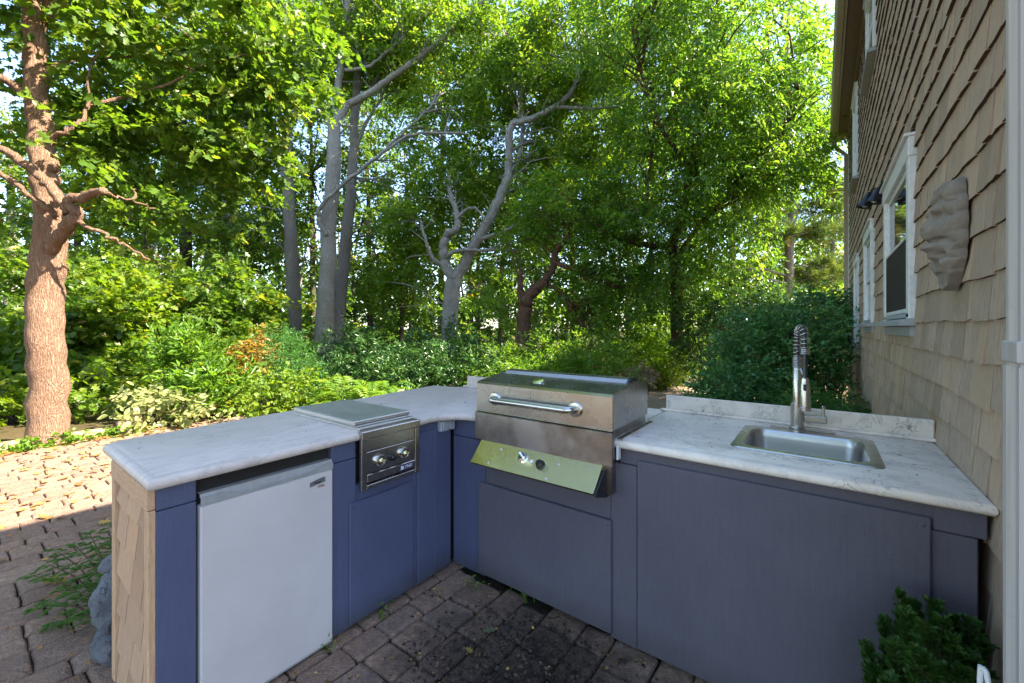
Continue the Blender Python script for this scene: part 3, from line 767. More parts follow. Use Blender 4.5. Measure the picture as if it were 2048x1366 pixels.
    o = obj('shingle_cladding', me, 'shingle_wood', wall); o['kind'] = 'stuff'
    # white cable loop at the foot of the near downspout
    obj('cable_loop', MB().tube(curve_pts([(.268, 1.30, .45), (.268, 1.30, .715), (.272, 1.296, .738), (.277, 1.291, .72), (.286, 1.282, .58), (.286, 1.280, .45)], 16), .005, 8), 'white_trim', ds)
    return h
house_o = house()

# twin cone spotlights on the wall
t = thing('wall_spotlight', (XW, 4.50, 2.55), 'black twin cone spotlight on the shingles beside the screened window', 'lamp')
obj('mount_plate', MB().lathe((XW - .010, 4.50, 2.60), (-1, 0, 0), [(0, .05), (.018, .05), (.024, .042)], 18), 'lamp_black', t)
for x, y in ((.356, 4.44), (.306, 4.56)):
    obj('arm', MB().tube([(XW - .03, 4.50, 2.60), (x + .03, y, 2.612), (x + .012, y, 2.60)], .008, 8), 'lamp_black', t)
    sh = smooth_by_angle(obj('shade', MB().lathe((x + .010, y, 2.592), (-.30, -.05, -1), [(0, .010), (.010, .018), (.120, .050), (.130, .052), (.130, .046), (.118, .04)], 24), 'lamp_black', t))
    obj('bulb', MB().lathe((x - .016, y, 2.505), (-.30, -.05, -1), [(0, .016), (.02, .024), (.030, .018), (.036, .004)], 14), 'white_trim', sh)

# carved mask on the shingles
def mask():
    t = thing('wall_mask', (XW - .012, 2.21, 1.60), 'carved stone lion mask plaque hung on the shingles above the counter', 'sculpture')
    nu, nv = 80, 130; w = .165
    zs = np.linspace(1.600, 1.992, nv)
    pz = [1.600, 1.606, 1.625, 1.648, 1.662, 1.668, 1.676, 1.690, 1.704, 1.714, 1.722, 1.734, 1.744, 1.750, 1.758, 1.768, 1.776, 1.788, 1.800, 1.815, 1.832, 1.848, 1.862, 1.875, 1.890, 1.906, 1.918, 1.925, 1.935, 1.950, 1.985, 1.992]
    pp = [.012, .026, .034, .037, .040, .056, .054, .046, .050, .060, .078, .084, .080, .086, .106, .108, .096, .088, .096, .104, .106, .100, .088, .080, .074, .070, .066, .050, .046, .052, .050, .040]
    hz = [1.600, 1.615, 1.64, 1.66, 1.70, 1.76, 1.84, 1.90, 1.94, 1.97, 1.992]; hw = [.10, .30, .50, .66, .86, .98, 1.0, .95, .84, .74, .62]
    def G(u, z, cu, cz, su, sz, a): return a * math.exp(-((u - cu) / su) ** 2 - ((z - cz) / sz) ** 2)
    V = []
    for j, z in enumerate(zs):
        pr = float(np.interp(z, pz, pp)); half = float(np.interp(z, hz, hw))
        tuft = abs(math.sin(math.pi * (z - 1.607) / .064)); half *= .93 + .08 * tuft ** .6
        su = .36 if 1.74 < z < 1.88 else .36 + .30 * min(1, abs(z - 1.81) / .10 - .65 if abs(z - 1.81) > .065 else 0)
        for i in range(nu + 1):
            u = -1 + 2 * i / nu; au = abs(u)
            tf = abs(math.sin(math.pi * (z - 1.607 + .055 * au + .012 * math.sin(z * 40)) / .072)); k_ = min(1, max(0, (au - .42) / .35))
            rim = .046 + .020 * (tf ** .6 - .55) * k_ + .006 * math.sin(u * 9 + z * 60) * k_
            e = max(0.0, 1 - au ** 5)
            p = rim + (pr - rim) * math.exp(-(u / su) ** 2)
            for sg in (-1, 1):
                p += G(u, z, sg * .34, 1.893, .17, .014, .022) - G(u, z, sg * .32, 1.868, .13, .012, .022) + G(u, z, sg * .33, 1.866, .06, .008, .012)
                p += G(u, z, sg * .44, 1.815, .20, .030, .020) - G(u, z, sg * .30, 1.784, .30, .006, .026) + G(u, z, sg * .40, 1.752, .16, .016, .016)
                p -= G(u, z, sg * .50, 1.726, .22, .008, .018) - G(u, z, sg * .60, 1.700, .18, .016, .014) + G(u, z, sg * .62, 1.843, .05, .04, .016)
                p += G(u, z, sg * .16, 1.842, .06, .010, .008) + G(u, z, sg * .55, 1.945, .25, .020, .012)
            p += .0025 * math.sin(u * 21 + z * 110) * k_
            p *= e ** .35
            if j == 0 or j == nv - 1 or au > .999: p = .004
            V.append((XW - .016 - p * .86 - .004 * e, 2.21 + u * w * half, z - .006 * math.sin(u * 6) * (au > .5)))
    fs = [(j * (nu + 1) + i, (j + 1) * (nu + 1) + i, (j + 1) * (nu + 1) + i + 1, j * (nu + 1) + i + 1) for j in range(nv - 1) for i in range(nu)]
    ring = [i for i in range(nu + 1)] + [j * (nu + 1) + nu for j in range(1, nv)] + [(nv - 1) * (nu + 1) + i for i in range(nu - 1, -1, -1)] + [j * (nu + 1) for j in range(nv - 2, 0, -1)]
    back = len(V); k = len(ring)
    V += [(XW - .0135, V[i][1] * .985 + 2.21 * .015, V[i][2]) for i in ring]
    fs += [(ring[i], ring[(i + 1) % k], back + (i + 1) % k, back + i) for i in range(k)]
    obj('carved_face', MB().add(V, fs), 'stone_cast', t, True)
mask()

# ------------------------------------------------------------------ outdoor kitchen
ZT = 0.955
def inset(poly, d):
    p = np.array(poly, float); n = len(p); out = []
    for i in range(n):
        a, b, c = p[i - 1], p[i], p[(i + 1) % n]
        e1 = unit(b - a); e2 = unit(c - b); n1 = np.array([-e1[1], e1[0]]); n2 = np.array([-e2[1], e2[0]])
        m = n1 + n2; m = m / (1 + n1 @ n2 + 1e-9); out.append(b + m * d)
    return out
EDGE = [(.016, .911), (.005, .914), (.0, .922), (-.002, .931), (.001, .941), (.008, .949), (.019, .9525), (.027, .9525), (.030, .955)]
def slab(outline, hole=None):
    mb = MB(); rings = [[(x, y, z) for x, y in inset(outline, i)] for i, z in EDGE]
    mb.loft(rings, hole is None, hole is None)
    if hole is not None:
        n = len(outline); k = (len(EDGE) - 1) * n
        for base, z in ((k, .955), (0, .911)):
            h = len(mb.v); mb.v += [(x, y, z) for x, y in hole]
            for i in range(4):
                q = (base + i, base + (i + 1) % 4, h + (i + 1) % 4, h + i); mb.f.append(q if z > .95 else q[::-1])
    return mb
kit = thing('outdoor_kitchen', (-1.82, 1.82, 0.0), 'L shaped outdoor kitchen counter with blue painted cabinets on the patio', 'counter')
arc = [(-1.62 - .17 * math.cos(t), 1.62 + .17 * math.sin(t)) for t in np.linspace(0, math.pi / 2, 9)]
left_outline = [(-2.50, .372), (-1.785, .372)] + [(-1.79, 1.0)] + arc + [(-1.575, 1.79), (-1.575, 2.615), (-2.40, 2.615), (-2.55, 2.545), (-2.74, 2.50), (-2.65, 1.6), (-2.545, .415)]
top_l = smooth_by_angle(obj('countertop', slab(left_outline), 'laminate_dimmed', kit), 50)
top_l['label'] = 'weathered laminate top with a rolled edge, greyed by painted light'
SX0, SX1, SY0, SY1 = -.285, .155, 2.0, 2.40
right_outline = [(-.775, 1.785), (.402, 1.785), (.402, 2.615), (-.775, 2.615)]
top_r = smooth_by_angle(obj('countertop', slab(right_outline, [(SX0, SY0), (SX1, SY0), (SX1, SY1), (SX0, SY1)]), 'laminate_white', kit), 50)
top_r['label'] = 'off white marbled laminate top around the sink'
obj('countertop', MB().cbox((-1.572, 2.26, .912), (-.778, 2.612, .953), .004), 'laminate_white', kit)
for x0, x1, m in ((-2.42, -1.40, 'laminate_dimmed'), (-.765, .398, 'laminate_white')):
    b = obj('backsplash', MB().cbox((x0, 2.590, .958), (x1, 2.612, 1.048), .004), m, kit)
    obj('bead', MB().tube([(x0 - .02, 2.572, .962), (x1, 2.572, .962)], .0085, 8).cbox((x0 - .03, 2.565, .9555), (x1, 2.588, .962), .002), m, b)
# carcass
car = MB()
car.box((-2.345, .44, .012), (-1.846, 1.80, .909)); car.box((-2.345, 1.852, .012), (-1.60, 2.50, .909))
obj('carcass', car, 'dark_void', kit)
obj('carcass', MB().box((-.70, 1.90, .012), (.385, 2.50, .60)).box((-1.598, 1.90, .012), (-.702, 2.50, .70)), 'dark_void', kit)
def brd(name, a, b, m, c=.003, label=None):
    o = obj(name, MB().cbox(a, b, c), m, kit)
    return o
def screw_y(par, x, y, z): obj('screw', MB().lathe((x, y, z), (0, -1, 0), [(0, .0062), (.002, .0055), (.0028, .002)], 8), 'screw_metal', par)
def screw_x(par, x, y, z): obj('screw', MB().lathe((x, y, z), (1, 0, 0), [(0, .0062), (.002, .0055), (.0028, .002)], 8), 'screw_metal', par)
XL = -1.82; YR = 1.82
# left leg front (faces the house)
brd('corner_post', (XL - .028, .402, .004), (XL, .516, .828), 'paint_skylit')
brd('top_rail', (XL - .028, .402, .831), (XL, .516, .910), 'paint_skylit')
brd('top_rail', (XL - .030, 1.034, .826), (XL - .001, 1.158, .910), 'paint_skylit')
brd('stile', (XL - .028, 1.034, .016), (XL, 1.158, .823), 'paint_skylit')
brd('bottom_rail', (XL - .030, 1.160, .014), (XL - .003, 1.530, .090), 'paint_skylit')
brd('back_panel', (XL - .030, 1.160, .092), (XL - .006, 1.530, .690), 'paint_skylit')
brd('stile', (XL - .030, 1.518, .012), (XL - .002, 1.800, .909), 'paint_skylit')
pa = brd('access_panel', (XL, 1.118, .030), (XL + .013, 1.502, .612), 'paint_skylit', .004)
for y in (1.136, 1.484):
    for z in (.052, .590): screw_x(pa, XL + .0125, y, z)
brd('access_panel', (XL - .002, 1.538, .022), (XL + .011, 1.664, .866), 'paint_skylit', .003)
brd('cover_strip', (XL - .002, 1.667, .030), (XL + .008, 1.795, .874), 'paint_skylit', .003)
obj('rough_shim', MB().cbox((XL - .08, .53, .862), (XL - .045, 1.02, .874), .003), 'post_wood', kit)
# right leg front (faces the camera)
brd('filler', (-1.816, YR + .0005, .020), (-1.560, YR + .028, .800), 'paint_skylit')
brd('filler', (-1.816, YR + .003, .803), (-1.575, YR + .030, .909), 'paint_skylit')
brd('back_panel', (-1.558, YR + .006, .030), (-.792, YR + .030, .80), 'paint_neutral_lit')
pb = brd('access_panel', (-1.600, YR - .016, .040), (-.782, YR - .001, .566), 'paint_neutral_lit', .004)
for x in (-1.582, -.800):
    for z in (.062, .545): screw_y(pb, x, YR - .0155, z)
brd('stile', (-.790, YR + .001, .016), (-.664, YR + .028, .836), 'paint_neutral_lit')
brd('top_rail', (-.748, YR + .004, .839), (.388, YR + .030, .909), 'paint_neutral_lit')
pc = brd('access_panel', (-.660, YR - .014, .030), (.270, YR - .001, .868), 'paint_neutral_lit', .004)
for x in (-.64, .252):
    for z in (.06, .842): screw_y(pc, x, YR - .0135, z)
brd('stile', (.262, YR + .001, .016), (.372, YR + .028, .828), 'paint_neutral_lit')
brd('top_rail', (.275, YR - .003, .831), (.390, YR + .0035, .909), 'paint_neutral_lit')
brd('back_panel', (-.66, YR + .012, .03), (.262, YR + .03, .83), 'paint_neutral_lit')
# wooden end of the left leg (faces the camera side)
YE = .402
brd('end_rail', (-2.363, YE - .026, .838), (XL - .001, YE - .001, .910), 'pine_board')
brd('end_stile', (-2.363, YE - .024, .006), (-2.317, YE, .836), 'pine_upright')
brd('end_stile', (XL - .046, YE - .023, .006), (XL - .001, YE + .0, .836), 'pine_upright')
brd('end_panel', (-2.315, YE + .004, .006), (XL - .048, YE + .016, .836), 'dark_void')
rr_ = random.Random(3)
for ci in range(6):
    z = .010 + ci * .148; x = -2.313; k = 0
    while x < XL - .05:
        w = min(rr_.choice((.15, .19, .23)), XL - .049 - x)
        if w < .03: break
        h = min(.185, .834 - z); t = .019
        e = rr_.uniform(-.014, .014)
        v = [(x + .004, YE - t, z + e), (x + w - .004, YE - t, z - e * .6), (x + w - .004, YE + .002, z - e * .6), (x + .004, YE + .002, z + e),
             (x + .004, YE - .0005, z + h), (x + w - .004, YE - .0005, z + h), (x + w - .004, YE + .003, z + h), (x + .004, YE + .003, z + h)]
        obj('shingle', MB().add(v, [(0, 1, 5, 4), (3, 2, 1, 0), (1, 2, 6, 5), (0, 4, 7, 3), (4, 5, 6, 7), (2, 3, 7, 6)]), 'cedar_fresh', kit)
        x += w; k += 1
brd('outer_panel', (-2.365, .404, .006), (-2.347, 2.5, .909), 'cedar_fresh')
brd('right_back', (-2.40, 2.502, .006), (.390, 2.52, .909), 'cedar_fresh')
# weatherproof outlet box under the counter edge
ob = obj('outlet_box', MB().cbox((XL - .001, 1.690, .846), (XL + .034, 1.806, .907), .005), 'grey_plastic', kit)
for y in (1.702, 1.755):
    fl = MB().cbox((XL + .0345, y, .856), (XL + .0405, y + .044, .900), .003).cbox((XL + .041, y + .010, .850), (XL + .047, y + .034, .862), .002)
    obj('flip_cover', fl, 'grey_plastic', ob)
obj('box_flange', MB().cbox((XL - .0005, 1.676, .838), (XL + .006, 1.69, .872), .002), 'grey_plastic', ob)

# ------------------------------------------------------------------ refrigerator
fr = thing('mini_fridge', (-2.1, .775, 0.0), 'white under counter fridge with a grey top grip between blue posts', 'fridge')
obj('cabinet', MB().cbox((-2.33, .527, .012), (XL - .034, 1.026, .850), .006), 'fridge_white', fr)
door = obj('door', MB().cbox((XL - .030, .523, .022), (XL + .018, 1.030, .808), .005), 'fridge_white', fr)
# the grip: a grey strip whose lower lip rises in a wave towards both ends
gb = MB(); ny = 40; top = []; 
for k in range(ny + 1):
    y = .523 + .507 * k / ny; u = abs(2 * k / ny - 1)
    lip = .826 + .012 / (1 + math.exp(-(u - .62) * 26))
    top.append((y, lip))
for (y, l), (y2, l2) in zip(top[:-1], top[1:]):
    gb.add([(XL + .018, y, .8095), (XL + .018, y2, .8095), (XL + .020, y2, l2), (XL + .020, y, l), (XL + .010, y2, l2 + .004), (XL + .010, y, l + .004), (XL + .008, y2, .852), (XL + .008, y, .852), (XL - .028, y2, .852), (XL - .028, y, .852)],
           [(0, 1, 2, 3), (3, 2, 4, 5), (5, 4, 6, 7), (7, 6, 8, 9)])
obj('grip', gb, 'fridge_trim', door)
bd = MB(); pts = [(.922, .757)] + [(.922 + .070 * t, .776 + .010 * math.sin(math.pi * min(1, t * 1.0) * .55)) for t in np.linspace(0, 1, 8)] + [(.992, .764)]
bd.loft([[(XL + .0182, y, z) for y, z in pts], [(XL + .020, y, z) for y, z in pts]])
bg_ = obj('badge', bd, 'badge_grey', door)
def letter_x(txt, size, y, z, x, m, par):     # lettering on a face that looks towards +X
    me = text_mesh(txt, size); me.transform(Matrix(((0, 0, 1, x), (1, 0, 0, y), (0, 1, 0, z), (0, 0, 0, 1)))); me.materials.clear()
    return obj('lettering', me, m, par)
letter_x('Haier', .016, .957, .7705, XL + .0207, 'ink', bg_)
letter_x('HotJet', .011, .973, .751, XL + .0190, 'ink', door)
obj('underline', MB().box((XL + .0182, .952, .7435), (XL + .0188, .992, .7455)), 'ink_orange', door)
obj('kick_trim', MB().cbox((XL - .02, .524, .012), (XL + .012, 1.029, .0205), .002), 'fridge_trim', fr)

# ------------------------------------------------------------------ side burner
sb = thing('side_burner', (-1.80, 1.335, .66), 'stainless double side burner with flat lid and two round knobs', 'stove')
Y0, Y1 = 1.158, 1.516; XF = -1.772
obj('housing', MB().cbox((-2.44, Y0 + .02, .70), (XF - .022, Y1 - .02, .9535), .003), 'steel', sb)
fm = MB(); fm.cbox((XF - .020, Y0, .668), (XF, Y0 + .030, .916), .003).cbox((XF - .020, Y1 - .030, .668), (XF, Y1, .916), .003)
fm.cbox((XF - .035, Y0 - .001, .9165), (XF + .006, Y1 + .001, .956), .004)
fm.cbox((XF - .019, Y0 + .031, .670), (XF - .001, Y1 - .031, .690), .003)
obj('frame', fm, 'steel', sb)
fp = MB().cbox((XF - .020, Y0 + .031, .852), (XF - .006, Y1 - .031, .9155), .002).cbox((XF - .020, Y0 + .031, .744), (XF - .005, Y1 - .031, .850), .002)
cp = obj('control_panel', fp, 'steel', sb)
obj('ledge', MB().cbox((XF - .020, Y0 + .031, .703), (XF + .002, Y1 - .031, .742), .003), 'steel', sb)
for y, z in ((1.262, .795), (1.410, .797)):
    kn = smooth_by_angle(obj('knob', MB().lathe((XF - .005, y, z), (1, 0, 0), [(0, .031), (.012, .031), (.018, .028), (.018, .022), (.008, .019)], 26), 'chrome', cp))
    obj('knob_cap', MB().lathe((XF + .003, y, z), (1, 0, 0), [(0, .019), (.012, .015), (.020, .008)], 18).cbox((XF + .012, y - .017, z - .003), (XF + .026, y + .017, z + .003), .002), 'steel_leaf_tint', kn)
obj('igniter', MB().lathe((XF - .005, 1.336, .793), (1, 0, 0), [(0, .020), (.010, .019), (.022, .015), (.026, .008)], 18), 'black_plastic', cp)
nb = obj('name_plate', MB().cbox((XF + .002, 1.378, .708), (XF + .0045, 1.470, .737), .001), 'badge_blue', sb)
letter_x('LYNX', .024, 1.430, .7225, XF + .0052, 'ink_light', nb)
obj('emblem', MB().box((XF + .0046, 1.386, .7125), (XF + .0054, 1.400, .7325)), 'ink_light', nb)
tr = MB(); 
tr.cbox((-2.47, Y0 + .012, .9540), (XF - .036, Y1 - .004, .966), .003).cbox((-2.462, Y0 + .018, .9662), (XF - .062, Y1 - .012, .973), .002)
obj('top_tray', tr, 'steel_satin', sb)
lid = MB(); lz = .974
lid.cbox((-2.466, Y0 + .008, lz), (XF - .075, Y1 - .006, lz + .021), .004)
smooth_by_angle(obj('lid', lid, 'steel_satin', sb), 30)

# ------------------------------------------------------------------ grill
gr = thing('gas_grill', (-1.16, 1.80, .72), 'built in stainless gas grill with hooded lid and long bar handle', 'grill')
GX0, GX1 = -1.562, -.752
prof = [(1.752, .996), (1.752, 1.146), (1.760, 1.158), (2.010, 1.192), (2.205, 1.166), (2.215, 1.150), (2.215, .996)]
lidm = MB().loft([[(x, y, z) for y, z in prof] for x in (GX0, GX1)])
lid = obj('lid', lidm, 'steel', gr)
# folded rear cap along the ridge
cap = [(1.960, 1.184), (1.985, 1.202), (2.015, 1.209), (2.065, 1.204), (2.088, 1.184), (2.06, 1.180)]
obj('ridge_cap', MB().loft([[(x, y, z) for y, z in cap] for x in (GX0 + .035, GX1 - .020)]), 'steel', lid)
obj('ridge_cap_end', MB().loft([[(x, y * .96 + .04 * 2.03, z) for y, z in cap] for x in (GX1 - .0195, GX1 - .006)]), 'black_plastic', lid)
hem = MB().cbox((GX0 - .002, 1.748, .990), (GX1 + .002, 1.760, .999), .003)
obj('hem', hem, 'steel', lid)
# side plate edge line
obj('side_plate', MB().loft([[(x, 1.985 + (y - 1.985) * .965, 1.09 + (z - 1.09) * .93) for y, z in prof] for x in (GX1 + .0002, GX1 + .0022)]), 'steel', lid)
hz = 1.072; hy = 1.700; hx0, hx1 = GX0 + .135, GX1 - .185
hp = [(hx0, 1.750, hz)] + [(hx0 + .034 * (1 - math.cos(t)), 1.735 - .035 * math.sin(t), hz) for t in np.linspace(.1, math.pi / 2, 7)] + [(hx1 - .034 * (1 - math.cos(t)), 1.735 - .035 * math.sin(t), hz) for t in np.linspace(math.pi / 2, .1, 7)] + [(hx1, 1.750, hz)]
hd = obj('handle', MB().tube(hp, .0175, 16), 'nickel', lid, True)
for x in (hx0, hx1):
    smooth_by_angle(obj('flange', MB().lathe((x, 1.7515, hz), (0, -1, 0), [(0, .037), (.004, .037), (.010, .031), (.012, .017)], 26), 'nickel', hd))
gg = smooth_by_angle(obj('thermometer', MB().lathe((-1.205, 1.842, 1.166), (0, -.45, 1), [(0, .032), (.006, .032), (.011, .028), (.012, .004)], 24), 'chrome', lid))
obj('gauge_stem', MB().lathe((-1.205, 1.842, 1.160), (0, -.45, 1), [(0, .012), (.008, .012)], 12), 'steel', gg)
# empty plate outline where the maker's badge was
bz = MB(); bx0, bx1, z0, z1 = -1.335, -1.195, 1.090, 1.136
for a, b in (((bx0, z0), (bx1, z0 + .0022)), ((bx0, z1 - .0022), (bx1, z1)), ((bx0, z0 + .0025), (bx0 + .0022, z1 - .0025)), ((bx1 - .0022, z0 + .0025), (bx1, z1 - .0025))):
    bz.box((a[0], 1.7505, a[1]), (b[0], 1.7525, b[1]))
obj('badge_outline', bz, 'steel_stained', lid)
fire = obj('firebox_front', MB().cbox((GX0 - .004, 1.738, .836), (GX1 + .006, 1.764, .988), .003), 'steel_stained', gr)
obj('firebox', MB().cbox((GX0 + .012, 1.765, .70), (GX1 - .012, 2.22, .989), .003), 'steel_stained', gr)
obj('side_flange', MB().cbox((GX1 + .0065, 1.790, .9535), (GX1 + .028, 2.225, .960), .002).cbox((GX0 - .030, 1.79, .9555), (GX0 - .0045, 2.225, .961), .002), 'steel', gr)
obj('side_guard', MB().cbox((GX1 + .007, 1.775, .862), (GX1 + .018, 1.806, .926), .002), 'white_trim', gr)
# sloping control panel
CX0, CX1 = -1.515, -.795
ty, tz, by, bz_ = 1.742, .838, 1.646, .738
cpn = MB(); nrm_ = unit(np.array([0, -(tz - bz_), (ty - by) * 1.0])); 
cpn.loft([[(x, ty, tz), (x, by, bz_), (x, by + .004, bz_ - .008), (x, ty + .03, tz - .012)] for x in (CX0, CX1)])
cpo = obj('control_panel', cpn, 'steel_leaf_tint', gr)
und = MB().loft([[(x, by + .006, bz_ - .009), (x, ty + .03, tz - .016), (x, 1.80, .79), (x, 1.80, .715), (x, 1.74, .700)] for x in (CX0 + .004, CX1 - .004)])
obj('valve_housing', und, 'black_plastic', gr)
obj('end_gusset', MB().loft([[(x, by - .004, bz_ - .01), (x, ty, tz - .02), (x, 1.805, tz - .03), (x, 1.805, .690), (x, 1.76, .688)] for x in (CX1 + .001, CX1 + .012)]), 'lamp_black', gr)
cn = np.array([0, -.722, .692])
def on_panel(x, t): return np.array([x, by + (ty - by) * t, bz_ + (tz - bz_) * t]) + cn * .0004
def p_lathe(name, x, t, prof, m, par, n=20): return smooth_by_angle(obj(name, MB().lathe(on_panel(x, t), cn, prof, n), m, par))
k1 = p_lathe('knob', -1.205, .62, [(0, .028), (.006, .028), (.010, .022), (.026, .020), (.030, .016)], 'chrome', cpo, 24)
c0 = on_panel(-1.205, .62) + cn * .030
obj('knob_grip', MB().tube([c0 + np.array([-.012, 0, .012]), c0 + np.array([.012, 0, -.012])], .008, 8), 'chrome', k1)
k2 = p_lathe('knob', -1.098, .52, [(0, .024), (.005, .024), (.008, .020), (.024, .018), (.028, .013)], 'black_plastic', cpo, 20)
p_lathe('igniter_button', -1.152, .57, [(0, .010), (.004, .010), (.007, .006)], 'white_trim', cpo, 14)
for x, t in ((-1.36, .78), (-1.40, .14), (-1.005, .70), (-1.04, .10)):
    p_lathe('screw', x, t, [(0, .0065), (.003, .0055), (.0045, .002)], 'chrome', cpo, 10)

# ------------------------------------------------------------------ sink and faucet
def rrect(x0, x1, y0, y1, r, z, n=6):
    out = []
    for cx, cy, a0 in ((x1 - r, y1 - r, 0), (x0 + r, y1 - r, 90), (x0 + r, y0 + r, 180), (x1 - r, y0 + r, 270)):
        for k in range(n): a = math.radians(a0 + 90 * k / (n - 1)); out.append((cx + r * math.cos(a), cy + r * math.sin(a), z))
    return out
sk = thing('sink', (-.065, 2.2, .78), 'rectangular stainless drop in sink basin set in the white counter', 'sink')
x0, x1, y0, y1 = -.318, .182, 1.962, 2.435
R = [rrect(x0, x1, y0, y1, .035, .9558), rrect(x0 + .002, x1 - .002, y0 + .002, y1 - .002, .034, .9605), rrect(x0 + .010, x1 - .010, y0 + .010, y1 - .010, .032, .9625),
     rrect(x0 + .038, x1 - .038, y0 + .036, y1 - .058, .060, .9605), rrect(x0 + .043, x1 - .043, y0 + .041, y1 - .063, .058, .952), rrect(x0 + .047, x1 - .047, y0 + .045, y1 - .067, .056, .925),
     rrect(x0 + .054, x1 - .054, y0 + .052, y1 - .074, .055, .80), rrect(x0 + .065, x1 - .065, y0 + .063, y1 - .085, .05, .785), rrect(x0 + .2, x1 - .2, y0 + .18, y1 - .2, .03, .781)]
smooth_by_angle(obj('basin', MB().loft(R, False, True), 'steel_sink', sk), 50)
obj('drain', MB().lathe((-.068, 2.18, .7815), (0, 0, 1), [(0, .045), (.003, .044), (.004, .034), (.001, .03)], 22), 'chrome', sk)
fa = thing('faucet', (-.100, 2.485, .957), 'brushed nickel spring faucet with pull down sprayer behind the sink', 'faucet')
fx, fy = -.100, 2.485
obj('deck_plate', MB().loft([rrect(fx - .115, fx + .150, fy - .030, fy + .022, .02, z) for z in (.9570, .9615)]), 'nickel', fa)
smooth_by_angle(obj('body', MB().lathe((fx, fy, .962), (0, 0, 1), [(0, .034), (.006, .034), (.010, .0285), (.125, .0285), (.128, .026)], 28), 'nickel', fa))
lv = obj('lever_block', MB().cbox((fx + .026, fy - .019, 1.000), (fx + .118, fy + .012, 1.034), .004), 'nickel', fa)
obj('lever_pin', MB().lathe((fx + .103, fy - .003, 1.0345), (0, 0, 1), [(0, .007), (.040, .007), (.046, .009), (.050, .006)], 14), 'nickel', lv)
smooth_by_angle(obj('riser', MB().lathe((fx, fy, 1.090), (0, 0, 1), [(0, .0200), (.155, .0200), (.158, .0185), (.205, .0185)], 24), 'nickel', fa))
dx, dy = .034, -.105
loop = [(fx, fy, 1.295), (fx, fy, 1.36), (fx + dx * .05, fy + dy * .05, 1.405)] + [(fx + dx * (.5 - .45 * math.cos(t)), fy + dy * (.5 - .45 * math.cos(t)), 1.405 + .050 * math.sin(t)) for t in np.linspace(.2, math.pi - .2, 9)] + [(fx + dx * .95, fy + dy * .95, 1.395), (fx + dx * .97, fy + dy * .97, 1.345)]
lp = curve_pts(loop, 120)
hose = curve_pts(loop + [(fx + dx * .98, fy + dy * .98, 1.26), (fx + dx, fy + dy, 1.20)], 60)
obj('hose', MB().tube(hose, .0095, 10), 'rubber_hose', fa, True)
# helical spring round the hose
tn = np.gradient(lp, axis=0); tn = unit(tn); axn = unit(np.cross(np.array([dx, dy, 0.0]), [0, 0, 1])); hel = []
cum = np.concatenate([[0], np.cumsum(np.linalg.norm(np.diff(lp, axis=0), axis=1))]); tot = cum[-1]; turns = 17
for s_ in np.linspace(0, tot, turns * 14):
    i = min(int(np.searchsorted(cum, s_)), len(lp) - 1); b2 = np.cross(tn[i], axn); a = 2 * math.pi * turns * s_ / tot
    hel.append(lp[i] + .0185 * (math.cos(a) * axn + math.sin(a) * b2))
obj('spring', MB().tube(hel, .0026, 6), 'nickel', fa, True)
obj('spring_collar', MB().lathe((fx, fy, 1.262), (0, 0, 1), [(0, .021)] + [(h, .0225 if k % 2 else .0195) for k, h in enumerate(np.arange(.002, .05, .004))] + [(.052, .018)], 20), 'nickel', fa)
e = lp[-1]; obj('spring_end', MB().lathe(e - np.array([0, 0, .012]), (0, 0, 1), [(0, .016)] + [(h, .021 if k % 2 else .018) for k, h in enumerate(np.arange(.001, .026, .004))] + [(.028, .016)], 18), 'nickel', fa)
sp = smooth_by_angle(obj('spray_head', MB().lathe((fx + dx, fy + dy, 1.070), (0, 0, 1), [(0, .026), (.014, .0265), (.018, .0225), (.120, .0205), (.128, .018), (.150, .0165), (.155, .010)], 24), 'nickel', fa))
obj('spray_button', MB().cbox((fx + dx - .006, fy + dy - .0225, 1.165), (fx + dx + .006, fy + dy - .018, 1.195), .002), 'black_plastic', sp)
obj('dock_arm', MB().tube([(fx, fy, 1.262), (fx + dx * .5, fy + dy * .5, 1.258), (fx + dx * .86, fy + dy * .86, 1.225)], .006, 8), 'nickel', fa)

# ------------------------------------------------------------------ trees
def B(px, py, d, r, rz=None, w=None):
    rz = r * 0.8 if rz is None else rz
    return (P(px, py, d), (r, r, rz), w if w is not None else r * r * rz ** 0.5)
def PP(*q): return [P(*a) for a in q]
def grd(px, d):
    v = d * (FW + RT * (px - 1024) / 828.0); return (v[0], v[1], -0.06)

